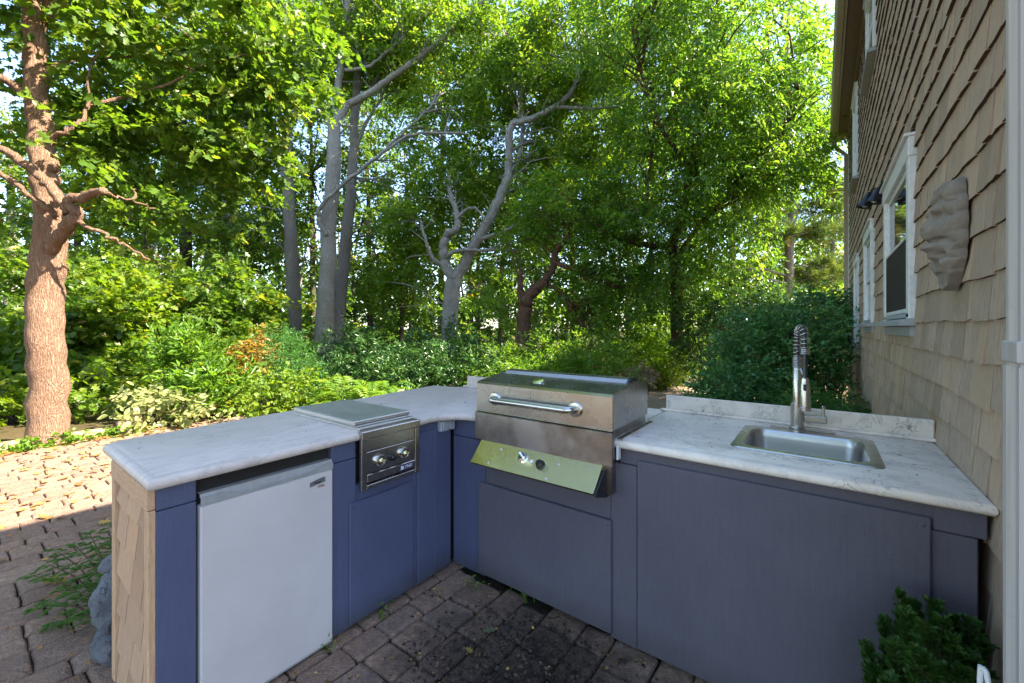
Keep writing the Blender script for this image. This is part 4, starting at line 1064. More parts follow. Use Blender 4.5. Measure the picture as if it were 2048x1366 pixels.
# big leaning oak beside the patio
tree('oak_tree', 'stout pinkish barked tree with a burl and sawn limb behind the timber edging', P(100, 893, 5.26), [
    (PP((100, 900, 5.26), (95, 740, 5.26), (91, 600, 5.25), (98, 500, 5.25), (100, 440, 5.25), (92, 370, 5.25), (85, 300, 5.25), (74, 180, 5.3), (69, 60, 5.3), (60, -150, 5.4), (90, -500, 5.7)), .198, .085),
    (PP((95, 500, 5.18), (130, 462, 5.08), (150, 432, 5.02), (140, 402, 5.0), (168, 393, 4.95), (207, 380, 4.85)), .082, .042),
    (PP((140, 430, 5.05), (110, 385, 5.02), (60, 335, 5.0), (0, 298, 5.0), (-140, 240, 5.0)), .062, .04),
    (PP((200, 384, 4.87), (250, 398, 5.2), (310, 416, 5.8)), .018, .008),
    (PP((110, 430, 5.1), (60, 390, 5.0), (0, 350, 4.9), (-90, 330, 4.8)), .04, .02),
    (PP((72, 200, 5.25), (20, 165, 5.2), (-60, 120, 5.1)), .065, .035),
    (PP((92, 280, 5.2), (130, 262, 5.2), (165, 238, 5.3), (175, 205, 5.4)), .034, .018),
    (PP((68, 60, 5.3), (160, -40, 5.6), (320, -120, 6.2), (520, -200, 7)), .08, .03),
    (PP((150, 440, 5.02), (220, 475, 5.2), (300, 520, 5.6)), .03, .012)],
    'bark_pink', 'leaf_maple',
    [B(170, 30, 6.5, 1.0), B(300, 90, 6.2, 1.1), B(430, 110, 6.4, 1.0), B(520, 60, 6.6, .9), B(250, 230, 6.4, .75), B(340, 330, 6.5, .85), B(390, 420, 6.6, .75), B(280, 410, 6.6, .6), B(440, 250, 6.6, .8), B(545, 190, 6.8, .7), B(10, 30, 6.6, .7), B(10, 210, 6.4, .4), B(180, 330, 6.6, .5), B(120, -160, 5.6, .8), B(330, -130, 6.2, .9), B(30, 440, 7, .5), B(500, 330, 6.9, .5), B(200, 240, 5.9, .38), B(225, 320, 5.8, .42), B(260, 300, 5.9, .5), B(20, 300, 6.4, .3), B(190, 150, 6.2, .45), B(230, 420, 5.8, .35)],
    18500, .13, nt=10, seed=21, sides=20, jit=.05, shape='lobed', aspect=.85, per=16, spray=.5, droop=.35, gap=.40)

tree('twin_oak_tree', 'tall pale grey oak whose trunk forks high above the ferns, in front of its twin', grd(645, 12), [
    (PP((644, 752, 12), (650, 650, 12), (655, 550, 12), (660, 430, 12), (667, 330, 12), (668, 250, 12)), .285, .17),
    (PP((668, 262, 12), (640, 215, 12), (608, 178, 11.9), (590, 110, 11.8), (575, 40, 11.7), (560, -90, 11.6)), .12, .05),
    (PP((668, 262, 12), (692, 215, 12), (722, 196, 11.9), (790, 150, 11.7), (850, 105, 11.5), (900, 66, 11.3), (1000, -30, 11)), .12, .05),
    (PP((668, 258, 12), (676, 180, 12.2), (690, 60, 12.4), (700, -100, 12.6)), .13, .06),
    (PP((652, 470, 11.8), (638, 440, 11.7), (644, 410, 11.6), (690, 366, 11.5), (760, 310, 11.4), (830, 268, 11.2), (930, 268, 11)), .075, .03),
    (PP((690, 140, 11.9), (740, 130, 11.7), (800, 80, 11.5), (860, 10, 11.4)), .05, .03),
    (PP((760, 310, 11.4), (800, 270, 11.3), (850, 225, 11.2), (880, 190, 11.2)), .04, .02)],
    'bark_pale', 'leaf_oak',
    [B(590, 60, 11.8, 1.2), B(690, 20, 11.8, 1.5), B(800, 50, 11.4, 1.2), B(900, 40, 11.3, 1.3), B(880, 180, 11.2, .9), B(950, 140, 11.2, 1.0), B(740, 100, 11.8, .9), B(860, 300, 11.4, .8), B(640, -120, 12, 1.3), B(850, -120, 11.5, 1.3), B(560, 150, 12, .8), B(790, 240, 11.6, .6), B(930, 260, 11, .6)],
    48000, .12, nt=170, seed=22, back=0.9, aspect=.5, per=24, spray=.6, gap=.52)
tree('twin_oak_tree', 'slimmer grey oak trunk leaning behind its paler twin', grd(670, 12.7), [
    (PP((668, 715, 12.7), (680, 600, 12.7), (690, 500, 12.7), (700, 400, 12.7), (706, 330, 12.7), (712, 210, 12.8), (722, 80, 12.9), (735, -80, 13)), .22, .09),
    (PP((704, 350, 12.7), (725, 362, 12.5), (750, 360, 12.3), (800, 385, 12)), .05, .02),
    (PP((712, 215, 12.8), (760, 150, 12.8), (800, 60, 12.8), (820, -60, 12.8)), .08, .03),
    (PP((710, 300, 12.7), (735, 240, 12.7), (765, 190, 12.7), (770, 130, 12.7)), .06, .02)],
    'bark_grey', 'leaf_oak', [B(760, 60, 12.9, 1.2), B(830, 130, 12.9, .9), B(720, -40, 13, 1.1), B(780, 380, 12.2, .6), B(850, 400, 12.2, .7), B(770, 470, 12.4, .7)],
    20000, .12, nt=60, seed=23, back=0.7, aspect=.5, per=24, spray=.55, gap=.5)
tree('forked_tree', 'slender grey trunk with a bare broken limb left of the twin oaks', grd(592, 13), [
    (PP((592, 718, 13), (588, 600, 13), (583, 500, 13), (578, 400, 13), (573, 330, 13), (575, 262, 13)), .225, .15),
    (PP((575, 268, 13), (548, 215, 13), (520, 140, 13), (490, 60, 13), (475, -60, 13)), .11, .04),
    (PP((575, 268, 13), (598, 205, 13), (606, 130, 13), (630, 40, 13)), .10, .04),
    (PP((570, 332, 13), (530, 292, 12.8), (480, 240, 12.5), (446, 180, 12.3), (430, 140, 12.2)), .075, .03),
    (PP((480, 240, 12.5), (455, 205, 12.4), (430, 202, 12.3)), .03, .012)],
    'bark_grey', 'leaf_oak', [B(480, 60, 13, 1.2), B(500, 180, 13, .9), B(440, 240, 13.2, .8), B(560, 60, 13.2, 1.1), B(520, 330, 13.4, .8), B(450, 390, 13.4, .9), B(530, 450, 13.4, .8), B(500, -80, 13, 1.1)],
    28000, .12, nt=110, seed=24, back=0.7, aspect=.52, per=24, spray=.55, gap=.48)
tree('crooked_tree', 'pale crooked tree with twisting limbs behind the grill', grd(903, 11), [
    (PP((898, 715, 11), (901, 630, 11), (906, 555, 11)), .235, .20),
    (PP((906, 560, 11), (892, 530, 10.95), (886, 495, 10.9), (896, 468, 10.85), (914, 456, 10.8), (912, 425, 10.85), (900, 385, 10.9), (898, 350, 11)), .15, .05),
    (PP((906, 562, 11), (925, 535, 11), (948, 490, 10.95), (978, 440, 10.9), (1000, 395, 10.85), (1016, 345, 10.8), (1018, 290, 10.75), (1024, 252, 10.7), (1062, 238, 10.6), (1112, 212, 10.5), (1145, 180, 10.4), (1160, 140, 10.4)), .17, .05),
    (PP((1010, 355, 10.8), (1035, 320, 10.9), (1045, 260, 11), (1040, 180, 11.1), (1030, 80, 11.2)), .08, .03),
    (PP((895, 515, 10.9), (912, 502, 10.75), (960, 500, 10.6), (1040, 502, 10.4)), .075, .03),
    (PP((955, 480, 10.9), (1010, 462, 10.6), (1050, 440, 10.4), (1105, 432, 10.2)), .06, .02),
    (PP((893, 535, 10.95), (866, 515, 10.9), (852, 480, 10.8), (840, 440, 10.8)), .07, .03),
    (PP((1112, 212, 10.5), (1170, 218, 10.4), (1240, 212, 10.2), (1300, 200, 10)), .05, .02),
    (PP((912, 440, 10.8), (940, 415, 10.7), (960, 425, 10.6), (970, 445, 10.5)), .045, .02)],
    'bark_pale', 'leaf_oak',
    [B(1080, 120, 10.6, 1.3), B(1170, 50, 10.4, 1.4), B(1020, 40, 10.8, 1.1), B(1180, 200, 10.3, 1.0), B(1060, 330, 11, .9), B(900, 350, 11, .95), B(830, 430, 11, .9), B(960, 340, 11.2, .6), B(1090, 420, 10.5, .7), B(1000, 240, 10.9, .6), B(1250, 260, 10.2, .8), B(850, 540, 11.2, .6), B(1120, 320, 10.7, .8), B(980, 560, 11.4, .6), B(760, 560, 11.6, .6)],
    60000, .115, nt=190, seed=25, back=0.85, aspect=.5, per=24, spray=.55, gap=.45)
tree('red_barked_tree', 'low gnarled tree with dark red brown bark behind the grill', grd(1048, 9.5), [
    (PP((1046, 690, 9.5), (1050, 620, 9.5), (1060, 588, 9.5), (1092, 566, 9.5)), .17, .125),
    (PP((1050, 625, 9.5), (1042, 590, 9.5), (1040, 560, 9.5), (1042, 540, 9.5)), .10, .05),
    (PP((1085, 572, 9.5), (1105, 535, 9.45), (1112, 505, 9.4), (1130, 480, 9.3), (1158, 448, 9.2)), .105, .045),
    (PP((1108, 525, 9.4), (1150, 540, 9.2), (1190, 570, 9.0), (1235, 576, 8.9)), .06, .025),
    (PP((1092, 568, 9.5), (1130, 592, 9.3), (1148, 630, 9.2), (1182, 668, 9.1)), .055, .025),
    (PP((1112, 505, 9.4), (1140, 460, 9.3), (1100, 440, 9.3)), .05, .02)],
    'bark_red', 'leaf_cherry',
    [B(1130, 400, 9.4, .9), B(1200, 470, 9.1, .8), B(1190, 570, 9.0, .6), B(1260, 600, 8.9, .7), B(1060, 480, 9.8, .6), B(1000, 620, 9.8, .5), B(1120, 640, 9.4, .5), B(1240, 520, 9.0, .7), B(1220, 660, 8.8, .5)],
    28000, .10, nt=110, seed=26, back=.45, aspect=.40, per=22, spray=.5, gap=.34)
tree('weeping_cherry_tree', 'dark trunked tree with drooping glossy narrow leaves by the house', grd(1355, 9.6), [
    (PP((1354, 690, 9.6), (1355, 600, 9.6), (1350, 540, 9.6), (1345, 490, 9.5)), .135, .12),
    (PP((1345, 495, 9.5), (1310, 492, 9.3), (1270, 485, 9.1), (1215, 465, 9.0), (1190, 440, 8.9)), .09, .035),
    (PP((1345, 495, 9.5), (1365, 420, 9.3), (1390, 300, 9.1), (1420, 160, 8.9), (1440, -60, 8.8)), .11, .04),
    (PP((1350, 520, 9.5), (1400, 450, 9.0), (1470, 380, 8.6), (1540, 300, 8.3), (1600, 190, 8.1)), .07, .02),
    (PP((1270, 485, 9.1), (1290, 420, 9.1), (1300, 340, 9.1), (1310, 220, 9)), .06, .02),
    (PP((1380, 340, 9.1), (1320, 250, 9), (1280, 130, 9), (1260, 20, 9)), .06, .02),
    (PP((1240, 475, 9.0), (1250, 440, 9.0), (1262, 400, 9.0)), .03, .015)],
    'bark_red', 'leaf_cherry',
    [B(1290, 70, 9.2, 1.3), B(1410, 50, 8.8, 1.3), B(1520, 100, 8.3, .95), B(1590, 190, 8.1, .62), B(1470, 220, 8.6, 1.1), B(1350, 230, 9, 1.1), B(1560, 310, 8.4, .75), B(1440, 360, 8.8, .95), B(1310, 360, 9.2, .9), B(1490, 460, 8.8, .6), B(1380, 480, 9.1, .75), B(1270, 450, 9.2, .7), B(1420, 560, 9.0, .55), B(1330, 570, 9.1, .6), B(1590, 70, 8.2, .45), B(1610, 270, 8.2, .45), B(1600, 370, 8.6, .4), B(1350, -90, 9, 1.0), B(1500, 330, 8.6, .6)],
    66000, .125, nt=190, seed=27, aspect=.30, per=24, spray=.6, droop=.75, gap=.30, up=.6)

# pine by the house corner: flat pads of needles
def pine():
    b = grd(1578, 14)
    t = thing('pine_tree', b, 'slim pine with flat sparse needle pads near the house corner', 'tree')
    trunk = curve_pts(PP((1577, 690, 14), (1578, 600, 14), (1579, 500, 14), (1586, 420, 14), (1590, 370, 14), (1577, 300, 14), (1572, 200, 14), (1576, 60, 14), (1580, -60, 14)), 50)
    obj('trunk', MB().tube(trunk, np.linspace(.165, .05, 50), 12, True, .06, 4), 'bark_grey', t, True)
    r = np.random.default_rng(31); blobs = []
    ends = [(1490, 560, 13.2, 0), (1440, 535, 13, 0), (1660, 470, 13.6, 1), (1640, 430, 14.5, 1), (1520, 430, 13.6, 1), (1540, 470, 13.5, 1), (1690, 380, 13.6, 1), (1640, 350, 14, 1), (1500, 390, 14.2, 1), (1560, 330, 13.5, 1), (1620, 300, 14, 1), (1530, 270, 14, 1), (1660, 260, 14.3, 1), (1600, 210, 14, 1), (1690, 540, 14.4, 1), (1650, 560, 14, 1)]
    for i, (x, y, d, leaf) in enumerate(ends):
        e = P(x, y, d); a = trunk[np.argmin(np.abs(trunk[:, 2] - (e[2] - .1)) )]
        c = curve_pts([a, a * .5 + e * .5 + np.array([0, 0, .12]), e], 9, .03, i)
        lb = MB(); lb.tube(c, np.linspace(.045, .012, 9), 6, False)
        for q in range(3):
            u = r.uniform(.35, .8); s0 = c[int(u * 8)]; e2 = s0 + r.normal(0, .38, 3) * [1, 1, .35]
            lb.tube(curve_pts([s0, e2], 5, .02, i * 7 + q), np.linspace(.018, .006, 5), 5, False)
        obj('limb', lb, 'bark_grey', t, True)
        if leaf: blobs += [(e, (.62, .62, .20), 1.0), (c[5], (.45, .45, .16), .6)]
    foliage('crown', t, 'leaf_pine', blobs, 40000, .20, aspect=.085, per=40, spray=.26, droop=-.2, seed=32, up=.9, rise=.5)
pine()

def slim(name, label, px, d, top, lean, r0, blobs, n, bark_m, leaf_m, seed, base_py=None, group=None, **kw):
    b = grd(px, d); zt = CH - (top - 655) * d / 828.0
    v = np.array([P(px, 700, d) + 0, P(px + lean * .4, 520, d), P(px + lean * .7, 380, d), P(px + lean, top, d)]); v[0][2] = -.1
    lm = [(list(v), r0, r0 * .4)]
    rr = np.random.default_rng(seed)
    for (c, rad, w) in blobs:
        a = v[1] * .4 + v[3] * .6; lm.append(([a, a * .5 + np.array(c) * .5 + rr.normal(0, .1, 3), np.array(c)], r0 * .4, .012))
    return tree(name, label, b, lm, bark_m, leaf_m, blobs, n, kw.pop('size', .12), nt=kw.pop('nt', 50), seed=seed, group=group, per=22, **kw)
slim('woodland_tree', 'dark rough trunk of a paired tree beyond the glossy laurel', 376, 13.5, 200, -12, .23, [B(360, 260, 13.5, .9), B(310, 380, 13.6, .8), B(400, 340, 13.8, .7), B(330, 160, 13.5, 1.0), B(280, 470, 13.5, .7)], 15000, 'bark_dark', 'leaf_oak', 41, gap=.45, spray=.55)
slim('woodland_tree', 'paler trunk of a paired tree angled beside the dark one', 405, 13.2, 170, 34, .20, [B(440, 200, 13.2, .8), B(430, 330, 13.2, .7), B(470, 480, 13, .7), B(400, 460, 13.4, .7)], 11000, 'bark_grey', 'leaf_maple', 42, gap=.45, spray=.55)
slim('woodland_tree', 'thin straight dark stem between the stout tree and the paired trunks', 297, 11.5, 330, -6, .10, [B(285, 420, 11.5, .7), B(240, 520, 11.5, .6), B(320, 560, 11.6, .6)], 8000, 'bark_dark', 'leaf_maple', 43, gap=.4, spray=.5)
slim('woodland_tree', 'thin black stemmed sapling with a bent crown right of the twin oaks', 800, 13.5, 560, 20, .085, [B(830, 570, 13.5, .6), B(770, 590, 13.5, .6), B(850, 500, 13.6, .7)], 7000, 'bark_dark', 'leaf_oak', 44, gap=.4, spray=.5)
slim('woodland_tree', 'mossy slim trunk half hidden by the stout tree', 18, 12, 250, 6, .14, [B(30, 330, 12, .7), B(-40, 250, 12, .9), B(120, 380, 12.3, .7), B(20, 480, 12, .7)], 9000, 'bark_grey', 'leaf_maple', 45, gap=.5, spray=.55)
slim('woodland_tree', 'far slender tree in the gap behind the crooked tree', 1000, 17, 330, 14, .13, [B(980, 400, 17, 1.1), B(1040, 470, 17, 1.0), B(940, 480, 17, .9), B(1010, 560, 17, 1.0)], 11000, 'bark_grey', 'leaf_wood', 46, gap=.4, spray=.6, size=.16)
slim('woodland_tree', 'far slender tree between the twin oaks and the crooked tree', 742, 18, 330, -8, .15, [B(740, 420, 18, 1.2), B(790, 520, 18, 1.1), B(700, 560, 18, 1.0), B(760, 320, 18, .9)], 12000, 'bark_dark', 'leaf_wood', 47, gap=.45, spray=.6, size=.16)
slim('woodland_tree', 'far broad crowned tree rising behind the narrow leaved tree', 1460, 17, 250, 10, .16, [B(1450, 400, 17, 1.4), B(1380, 520, 17, 1.2), B(1520, 560, 17, 1.2), B(1250, 380, 17, 1.3), B(1420, 280, 17, 1.2), B(1600, 600, 16.5, .9)], 19000, 'bark_dark', 'leaf_wood', 48, gap=.35, spray=.65, size=.16)
slim('woodland_tree', 'yellowing tree past the house corner', 1660, 19, 430, 10, .12, [B(1650, 470, 19, .9), B(1690, 420, 19, .8), B(1640, 560, 19, 1.0), B(1700, 600, 19, 1.0)], 9000, 'bark_grey', 'leaf_bright', 49, gap=.45, spray=.6, size=.15)
slim('woodland_tree', 'far tree seen between the bare broken limb and the stout tree', 470, 19, 260, -10, .16, [B(460, 330, 19, 1.2), B(400, 430, 19, 1.2), B(520, 470, 19, 1.2), B(330, 300, 19, 1.2), B(250, 420, 19, 1.2)], 16000, 'bark_dark', 'leaf_wood', 50, gap=.5, spray=.65, size=.17)
slim('woodland_tree', 'far tree at the back of the wood beyond the timber edging', 150, 18, 260, 10, .16, [B(140, 420, 18, 1.2), B(60, 500, 18, 1.2), B(230, 540, 18, 1.1), B(190, 320, 18, 1.0)], 13000, 'bark_dark', 'leaf_wood', 51, gap=.5, spray=.65, size=.17)
slim('woodland_tree', 'far tree filling the gap over the dark red barked tree', 1150, 16, 260, -10, .15, [B(1150, 330, 16, 1.2), B(1230, 430, 16, 1.2), B(1080, 530, 16, 1.1), B(1180, 580, 15.5, 1.0), B(1300, 300, 15.5, 1.0)], 15000, 'bark_dark', 'leaf_wood', 52, gap=.35, spray=.65, size=.16)

slim('woodland_tree', 'far leafy tree filling the gap between the slender grey trunk and the twin oaks', 628, 16.5, 230, -6, .13, [B(625, 330, 16.5, 1.1), B(660, 440, 16.5, 1.0), B(575, 420, 16.5, 1.0), B(700, 290, 16.5, 1.0), B(600, 520, 16.3, 1.0), B(640, 200, 16.5, 1.0), B(740, 220, 16.6, .9)], 15000, 'bark_dark', 'leaf_wood', 53, gap=.4, spray=.65, size=.16)
slim('woodland_tree', 'far leafy tree over the paired trunks beyond the laurel', 430, 17.5, 60, 4, .15, [B(430, 100, 17.5, 1.1), B(380, 200, 17.5, 1.2), B(480, 280, 17.3, 1.1), B(310, 120, 17.5, 1.2), B(230, 220, 17.5, 1.2), B(400, 320, 17.5, 1.1), B(540, 120, 17.5, 1.0)], 15000, 'bark_dark', 'leaf_wood', 54, gap=.5, spray=.65, size=.17)

for k, (px, lab) in enumerate(((880, 'tall far tree topping the gap right of the twin oaks'), (1090, 'tall far tree topping the gap over the crooked tree'), (1300, 'tall far tree behind the left half of the narrow leaved tree'), (1530, 'tall far tree behind the pine by the house'))):
    slim('woodland_tree', lab, px, 20, -40, 6, .17, [B(px, 60, 20, 1.9), B(px - 90, 170, 20, 1.8), B(px + 90, 190, 20, 1.8), B(px + 10, 300, 20, 1.8), B(px - 60, 400, 20, 1.6), B(px + 80, 420, 20, 1.6)], 15000, 'bark_dark', 'leaf_wood', 160 + k, gap=.3, spray=.8, size=.21)

# the wood beyond reads as one mass
def woodland():
    blobs = []; r = np.random.default_rng(61)
    for k in range(230):
        px = r.uniform(-600, 1950); d = r.uniform(19, 34); rad = r.uniform(1.3, 2.6); z = (r.uniform(0, 1) ** 1.3 * 6.6 + .2) * (d / 27)
        v = d * (FW + RT * (px - 1024) / 828.0); blobs.append((np.array([v[0], v[1], z]), (rad, rad, rad * .8), rad * rad))
    for k in range(90):
        px = r.uniform(-500, 1750); d = r.uniform(14, 19); rad = r.uniform(.8, 1.4); z = r.uniform(.2, 2.8)
        v = d * (FW + RT * (px - 1024) / 828.0); blobs.append((np.array([v[0], v[1], z]), (rad, rad, rad * .8), rad * rad * 1.2))
    v, f, rf, info = spray_cloud(blobs, 190000, .24, aspect=.6, per=26, spray=.9, seed=62, gap=.12)
    o = bpy.data.objects.new('woodland', tri_mesh('woodland', v, f, rf, 'leaf_wood')); col.objects.link(o); o['kind'] = 'stuff'
    o['label'] = 'dense distant green wood behind all the trees'; o['category'] = 'woodland'
    mb = MB()
    for k in range(70):
        px = r.uniform(-300, 1800); d = r.uniform(17, 32); b = np.array(grd(px, d)) - [0, 0, .3]; h = r.uniform(6, 11)
        mb.tube(curve_pts([b, b + [r.normal(0, .2), r.normal(0, .2), h * .5], b + [r.normal(0, .5), r.normal(0, .5), h]], 7, .03, k), np.linspace(r.uniform(.07, .16), .03, 7), 6, False)
    t = obj('woodland_stems', mb, 'bark_grey', o, True); t['kind'] = 'stuff'
woodland()

# trees on the far side of the patio, mirrored in the polished steel
for k, (x, y, h, r0) in enumerate(((-6.6, -2.4, 11.5, .26), (-2.0, -12.5, 8.5, .22), (-11.5, -7.0, 9.0, .2))):
    tree('yard_tree', ('broad leafy tree at the open end of the patio', 'broad leafy tree across the lawn from the sink', 'broad leafy tree beyond the fridge end of the counter')[k], (x, y, -.06),
         [([(x, y, -.1), (x + .1, y, h * .4), (x, y + .1, h * .8)], r0, r0 * .5), ([(x, y, h * .5), (x + 1, y, h * .7)], r0 * .5, .04), ([(x, y, h * .45), (x - 1, y + .4, h * .7)], r0 * .5, .04)],
         'bark_grey', 'leaf_bright', [((x, y, h * .72), (2.6, 2.6, 2.2), 1), ((x + 1.5, y + .5, h * .55), (1.7, 1.7, 1.3), .5), ((x - 1.3, y, h * .55), (1.4, 1.4, 1.1), .5), ((x + .5, y + 1.2, h * .82), (1.8, 1.8, 1.4), .5)], 26000, .2, nt=20, seed=70 + k, per=24, spray=.7, aspect=.6)

# ------------------------------------------------------------------ shrubs and ground plants
def G3(px, d, z, r, rz=None, w=None):
    v = d * (FW + RT * (px - 1024) / 828.0); rz = r if rz is None else rz
    return (np.array([v[0], v[1], z]), (r, r, rz), w if w is not None else r * r)
S = shrub
# leafy young maples making the left hand green wall
for k, (px, d, z, r, n, lab) in enumerate(((195, 8.6, 1.0, .85, 5200, 'young maple with yellow green lobed leaves right of the stout tree'), (40, 8.4, 1.0, .80, 4300, 'young maple with yellow green lobed leaves left of the stout tree'),
        (275, 9.6, 1.7, .9, 5200, 'taller young maple behind the lobed leaf thicket'), (480, 10.5, 1.8, .95, 5200, 'young maple with sunlit leaves behind the orange shrub'), (120, 10.5, 2.2, 1.0, 5200, 'tall young maple directly behind the stout tree'), (400, 10.0, 1.2, .8, 4600, 'young maple in front of the paired trunks'))):
    S('young_maple', lab, grd(px, d), [G3(px, d, z, r, r * .9), G3(px + 25, d - .2, z * .5, r * .8, r * .5), G3(px - 35, d + .1, z * 1.4, r * .6)], n, .15, 'leaf_maple' if k != 2 else 'leaf_bright', 'sapling', seed=80 + k, shape='lobed', aspect=.85, per=14, spray=.42, stems=14, gap=.2)
S('maple_seedlings', 'low maple seedlings with pale lobed leaves at the foot of the stout tree', grd(30, 6.6), [G3(10, 6.6, .35, .5, .3), G3(190, 7.0, .35, .5, .35), G3(-60, 6.2, .3, .5, .3)], 1900, .12, 'leaf_bright', 'sapling', seed=90, shape='lobed', aspect=.9, per=10, spray=.3, stems=20)
S('cherry_laurel', 'glossy laurel with long upright pointed leaves beyond the left counter', grd(388, 7.0), [G3(388, 7.0, .70, .46, .55), G3(370, 6.9, 1.05, .26, .25), G3(425, 6.8, .4, .4, .35)], 4200, .15, 'leaf_cherry', seed=91, aspect=.26, per=14, spray=.32, droop=-.1, rise=.6, stems=18)
S('pale_leaved_shrub', 'low shrub with cream green oval leaves behind the counter corner', grd(315, 6.2), [G3(300, 6.2, .22, .34, .22), G3(350, 6.1, .24, .34, .2), G3(285, 6.3, .42, .18, .14)], 800, .115, 'leaf_pale', seed=92, shape='oval', aspect=.62, per=9, spray=.26, stems=14)
S('orange_shrub', 'shrub with orange and bronze autumn leaves between laurel and yew', grd(490, 7.6), [G3(490, 7.6, .55, .36, .55), G3(500, 7.6, 1.0, .28, .22), G3(475, 7.5, .2, .36, .25)], 4200, .075, 'leaf_orange', seed=93, aspect=.6, per=16, spray=.3, stems=20, stem_m='bark_red')
S('yew_shrub', 'feathery dark green evergreen shrub in front of the slender grey trunk', grd(575, 8.0), [G3(575, 8.0, .55, .5, .6), G3(560, 8.0, 1.0, .35, .3), G3(610, 7.8, .35, .45, .35)], 15000, .075, 'leaf_juniper', seed=94, aspect=.16, per=36, spray=.3, rise=.4, stems=14)
S('yellow_green_shrub', 'low shrub with bright yellow green leaves behind the side burner', grd(575, 6.0), [G3(560, 6.0, .40, .38, .26), G3(620, 6.1, .45, .32, .26), G3(515, 6.1, .30, .25, .3)], 2600, .085, 'leaf_bright', seed=95, shape='oval', aspect=.6, per=14, spray=.3, stems=16)
for k, (px, d, z, r, n, lab) in enumerate(((740, 8.4, .75, .62, 6000, 'dark rhododendron at the foot of the twin oaks'), (830, 7.8, .62, .62, 6500, 'dark rhododendron in front of the black stemmed sapling'), (930, 8.2, .72, .70, 7000, 'dark rhododendron around the foot of the crooked tree'), (700, 9.4, 1.0, .6, 5000, 'dark rhododendron rising behind the twin oak trunks'),
        (1010, 7.8, .62, .62, 6500, 'mid green rounded shrub behind the left backsplash'), (1090, 8.0, .75, .70, 7000, 'mid green rounded shrub below the red barked tree'), (1180, 7.8, .78, .70, 7000, 'mid green rounded shrub behind the grill lid'), (880, 9.6, 1.2, .7, 5000, 'tall rhododendron behind the crooked tree trunk'))):
    S('rhododendron' if 'rhodo' in lab else 'leafy_shrub', lab, grd(px, d), [G3(px, d, z, r, r * .8), G3(px - 25, d, z * .6, r * .9, r * .6), G3(px + 30, d - .1, z * .7, r * .8, r * .6)], n, .085 if k < 4 or k == 7 else .075, 'leaf_dark' if k < 4 or k == 7 else 'leaf_cherry', seed=100 + k, aspect=.36, per=18, spray=.28, droop=.15, stems=16)
S('willow_leaf_shrub', 'bright green shrub of thin arching shoots at the path edge', grd(1325, 10.6), [G3(1315, 10.6, .95, .70, .70), G3(1350, 10.5, 1.3, .60, .52), G3(1290, 10.6, .6, .58, .5), G3(1375, 10.4, .8, .45, .5)], 12000, .115, 'leaf_fern', seed=110, aspect=.24, per=20, spray=.42, droop=.4, stems=26, stem_m='bark_grey')
S('pale_flower_clump', 'clump of pale pinkish flower heads at the path edge', grd(1283, 9.7), [G3(1283, 9.7, .34, .30, .20), G3(1262, 9.8, .30, .26, .2)], 1500, .06, 'leaf_flower', 'flowers', seed=111, shape='oval', aspect=.8, per=16, spray=.14, stems=26, stem_m='bark_grey')
S('yellow_daisy_clump', 'small yellow green clump beside the pale flowers', grd(1325, 9.9), [G3(1325, 9.9, .22, .32, .22)], 1700, .07, 'leaf_bright', 'flowers', seed=112, aspect=.4, per=16, spray=.18, stems=20)
# the big holly by the house
for k, (px, d, blobs, n, lab) in enumerate((
    (1560, 6.2, [(1560, 6.2, 1.0, .62, .62), (1600, 6.0, 1.35, .5, .4), (1520, 6.3, .75, .55, .5), (1500, 6.4, 1.25, .5, .4), (1620, 5.9, .8, .4, .5)], 17000, 'large dark glossy holly bush behind the faucet'),
    (1660, 7.4, [(1660, 7.4, 1.1, .45, .7), (1690, 7.4, 1.5, .32, .4), (1640, 7.3, 1.75, .4, .3)], 9000, 'dark holly growing against the house wall past the windows'),
    (1470, 5.6, [(1470, 5.6, .62, .40, .30), (1430, 5.5, .45, .28, .2), (1520, 5.5, .52, .35, .3)], 5200, 'low spreading holly branches over the sandy path'),
    (1430, 8.8, [(1430, 8.8, 1.1, .8, .7), (1490, 8.8, 1.7, .7, .5), (1540, 9.0, 1.9, .6, .5), (1400, 9.0, 1.6, .5, .5)], 12000, 'blue green laurel thicket behind the holly'))):
    S('holly_bush' if k != 3 else 'laurel_thicket', lab, grd(px, d), [G3(a, b, c, e, f) for a, b, c, e, f in blobs], n, .062 if k != 3 else .09, 'leaf_holly' if k != 3 else 'leaf_dark', seed=120 + k, aspect=.55 if k != 3 else .36, per=18, spray=.26, droop=.1, stems=26, r0=.016)
S('lace_leaf_maple', 'low feathery green cut leaf maple beside the shingle wall', grd(1655, 4.6), [G3(1640, 4.6, .50, .34, .16), G3(1690, 4.6, .42, .28, .16), G3(1610, 4.6, .40, .26, .16)], 7000, .075, 'leaf_juniper', seed=130, aspect=.17, per=28, spray=.26, droop=.4, stems=16, stem_m='bark_red')

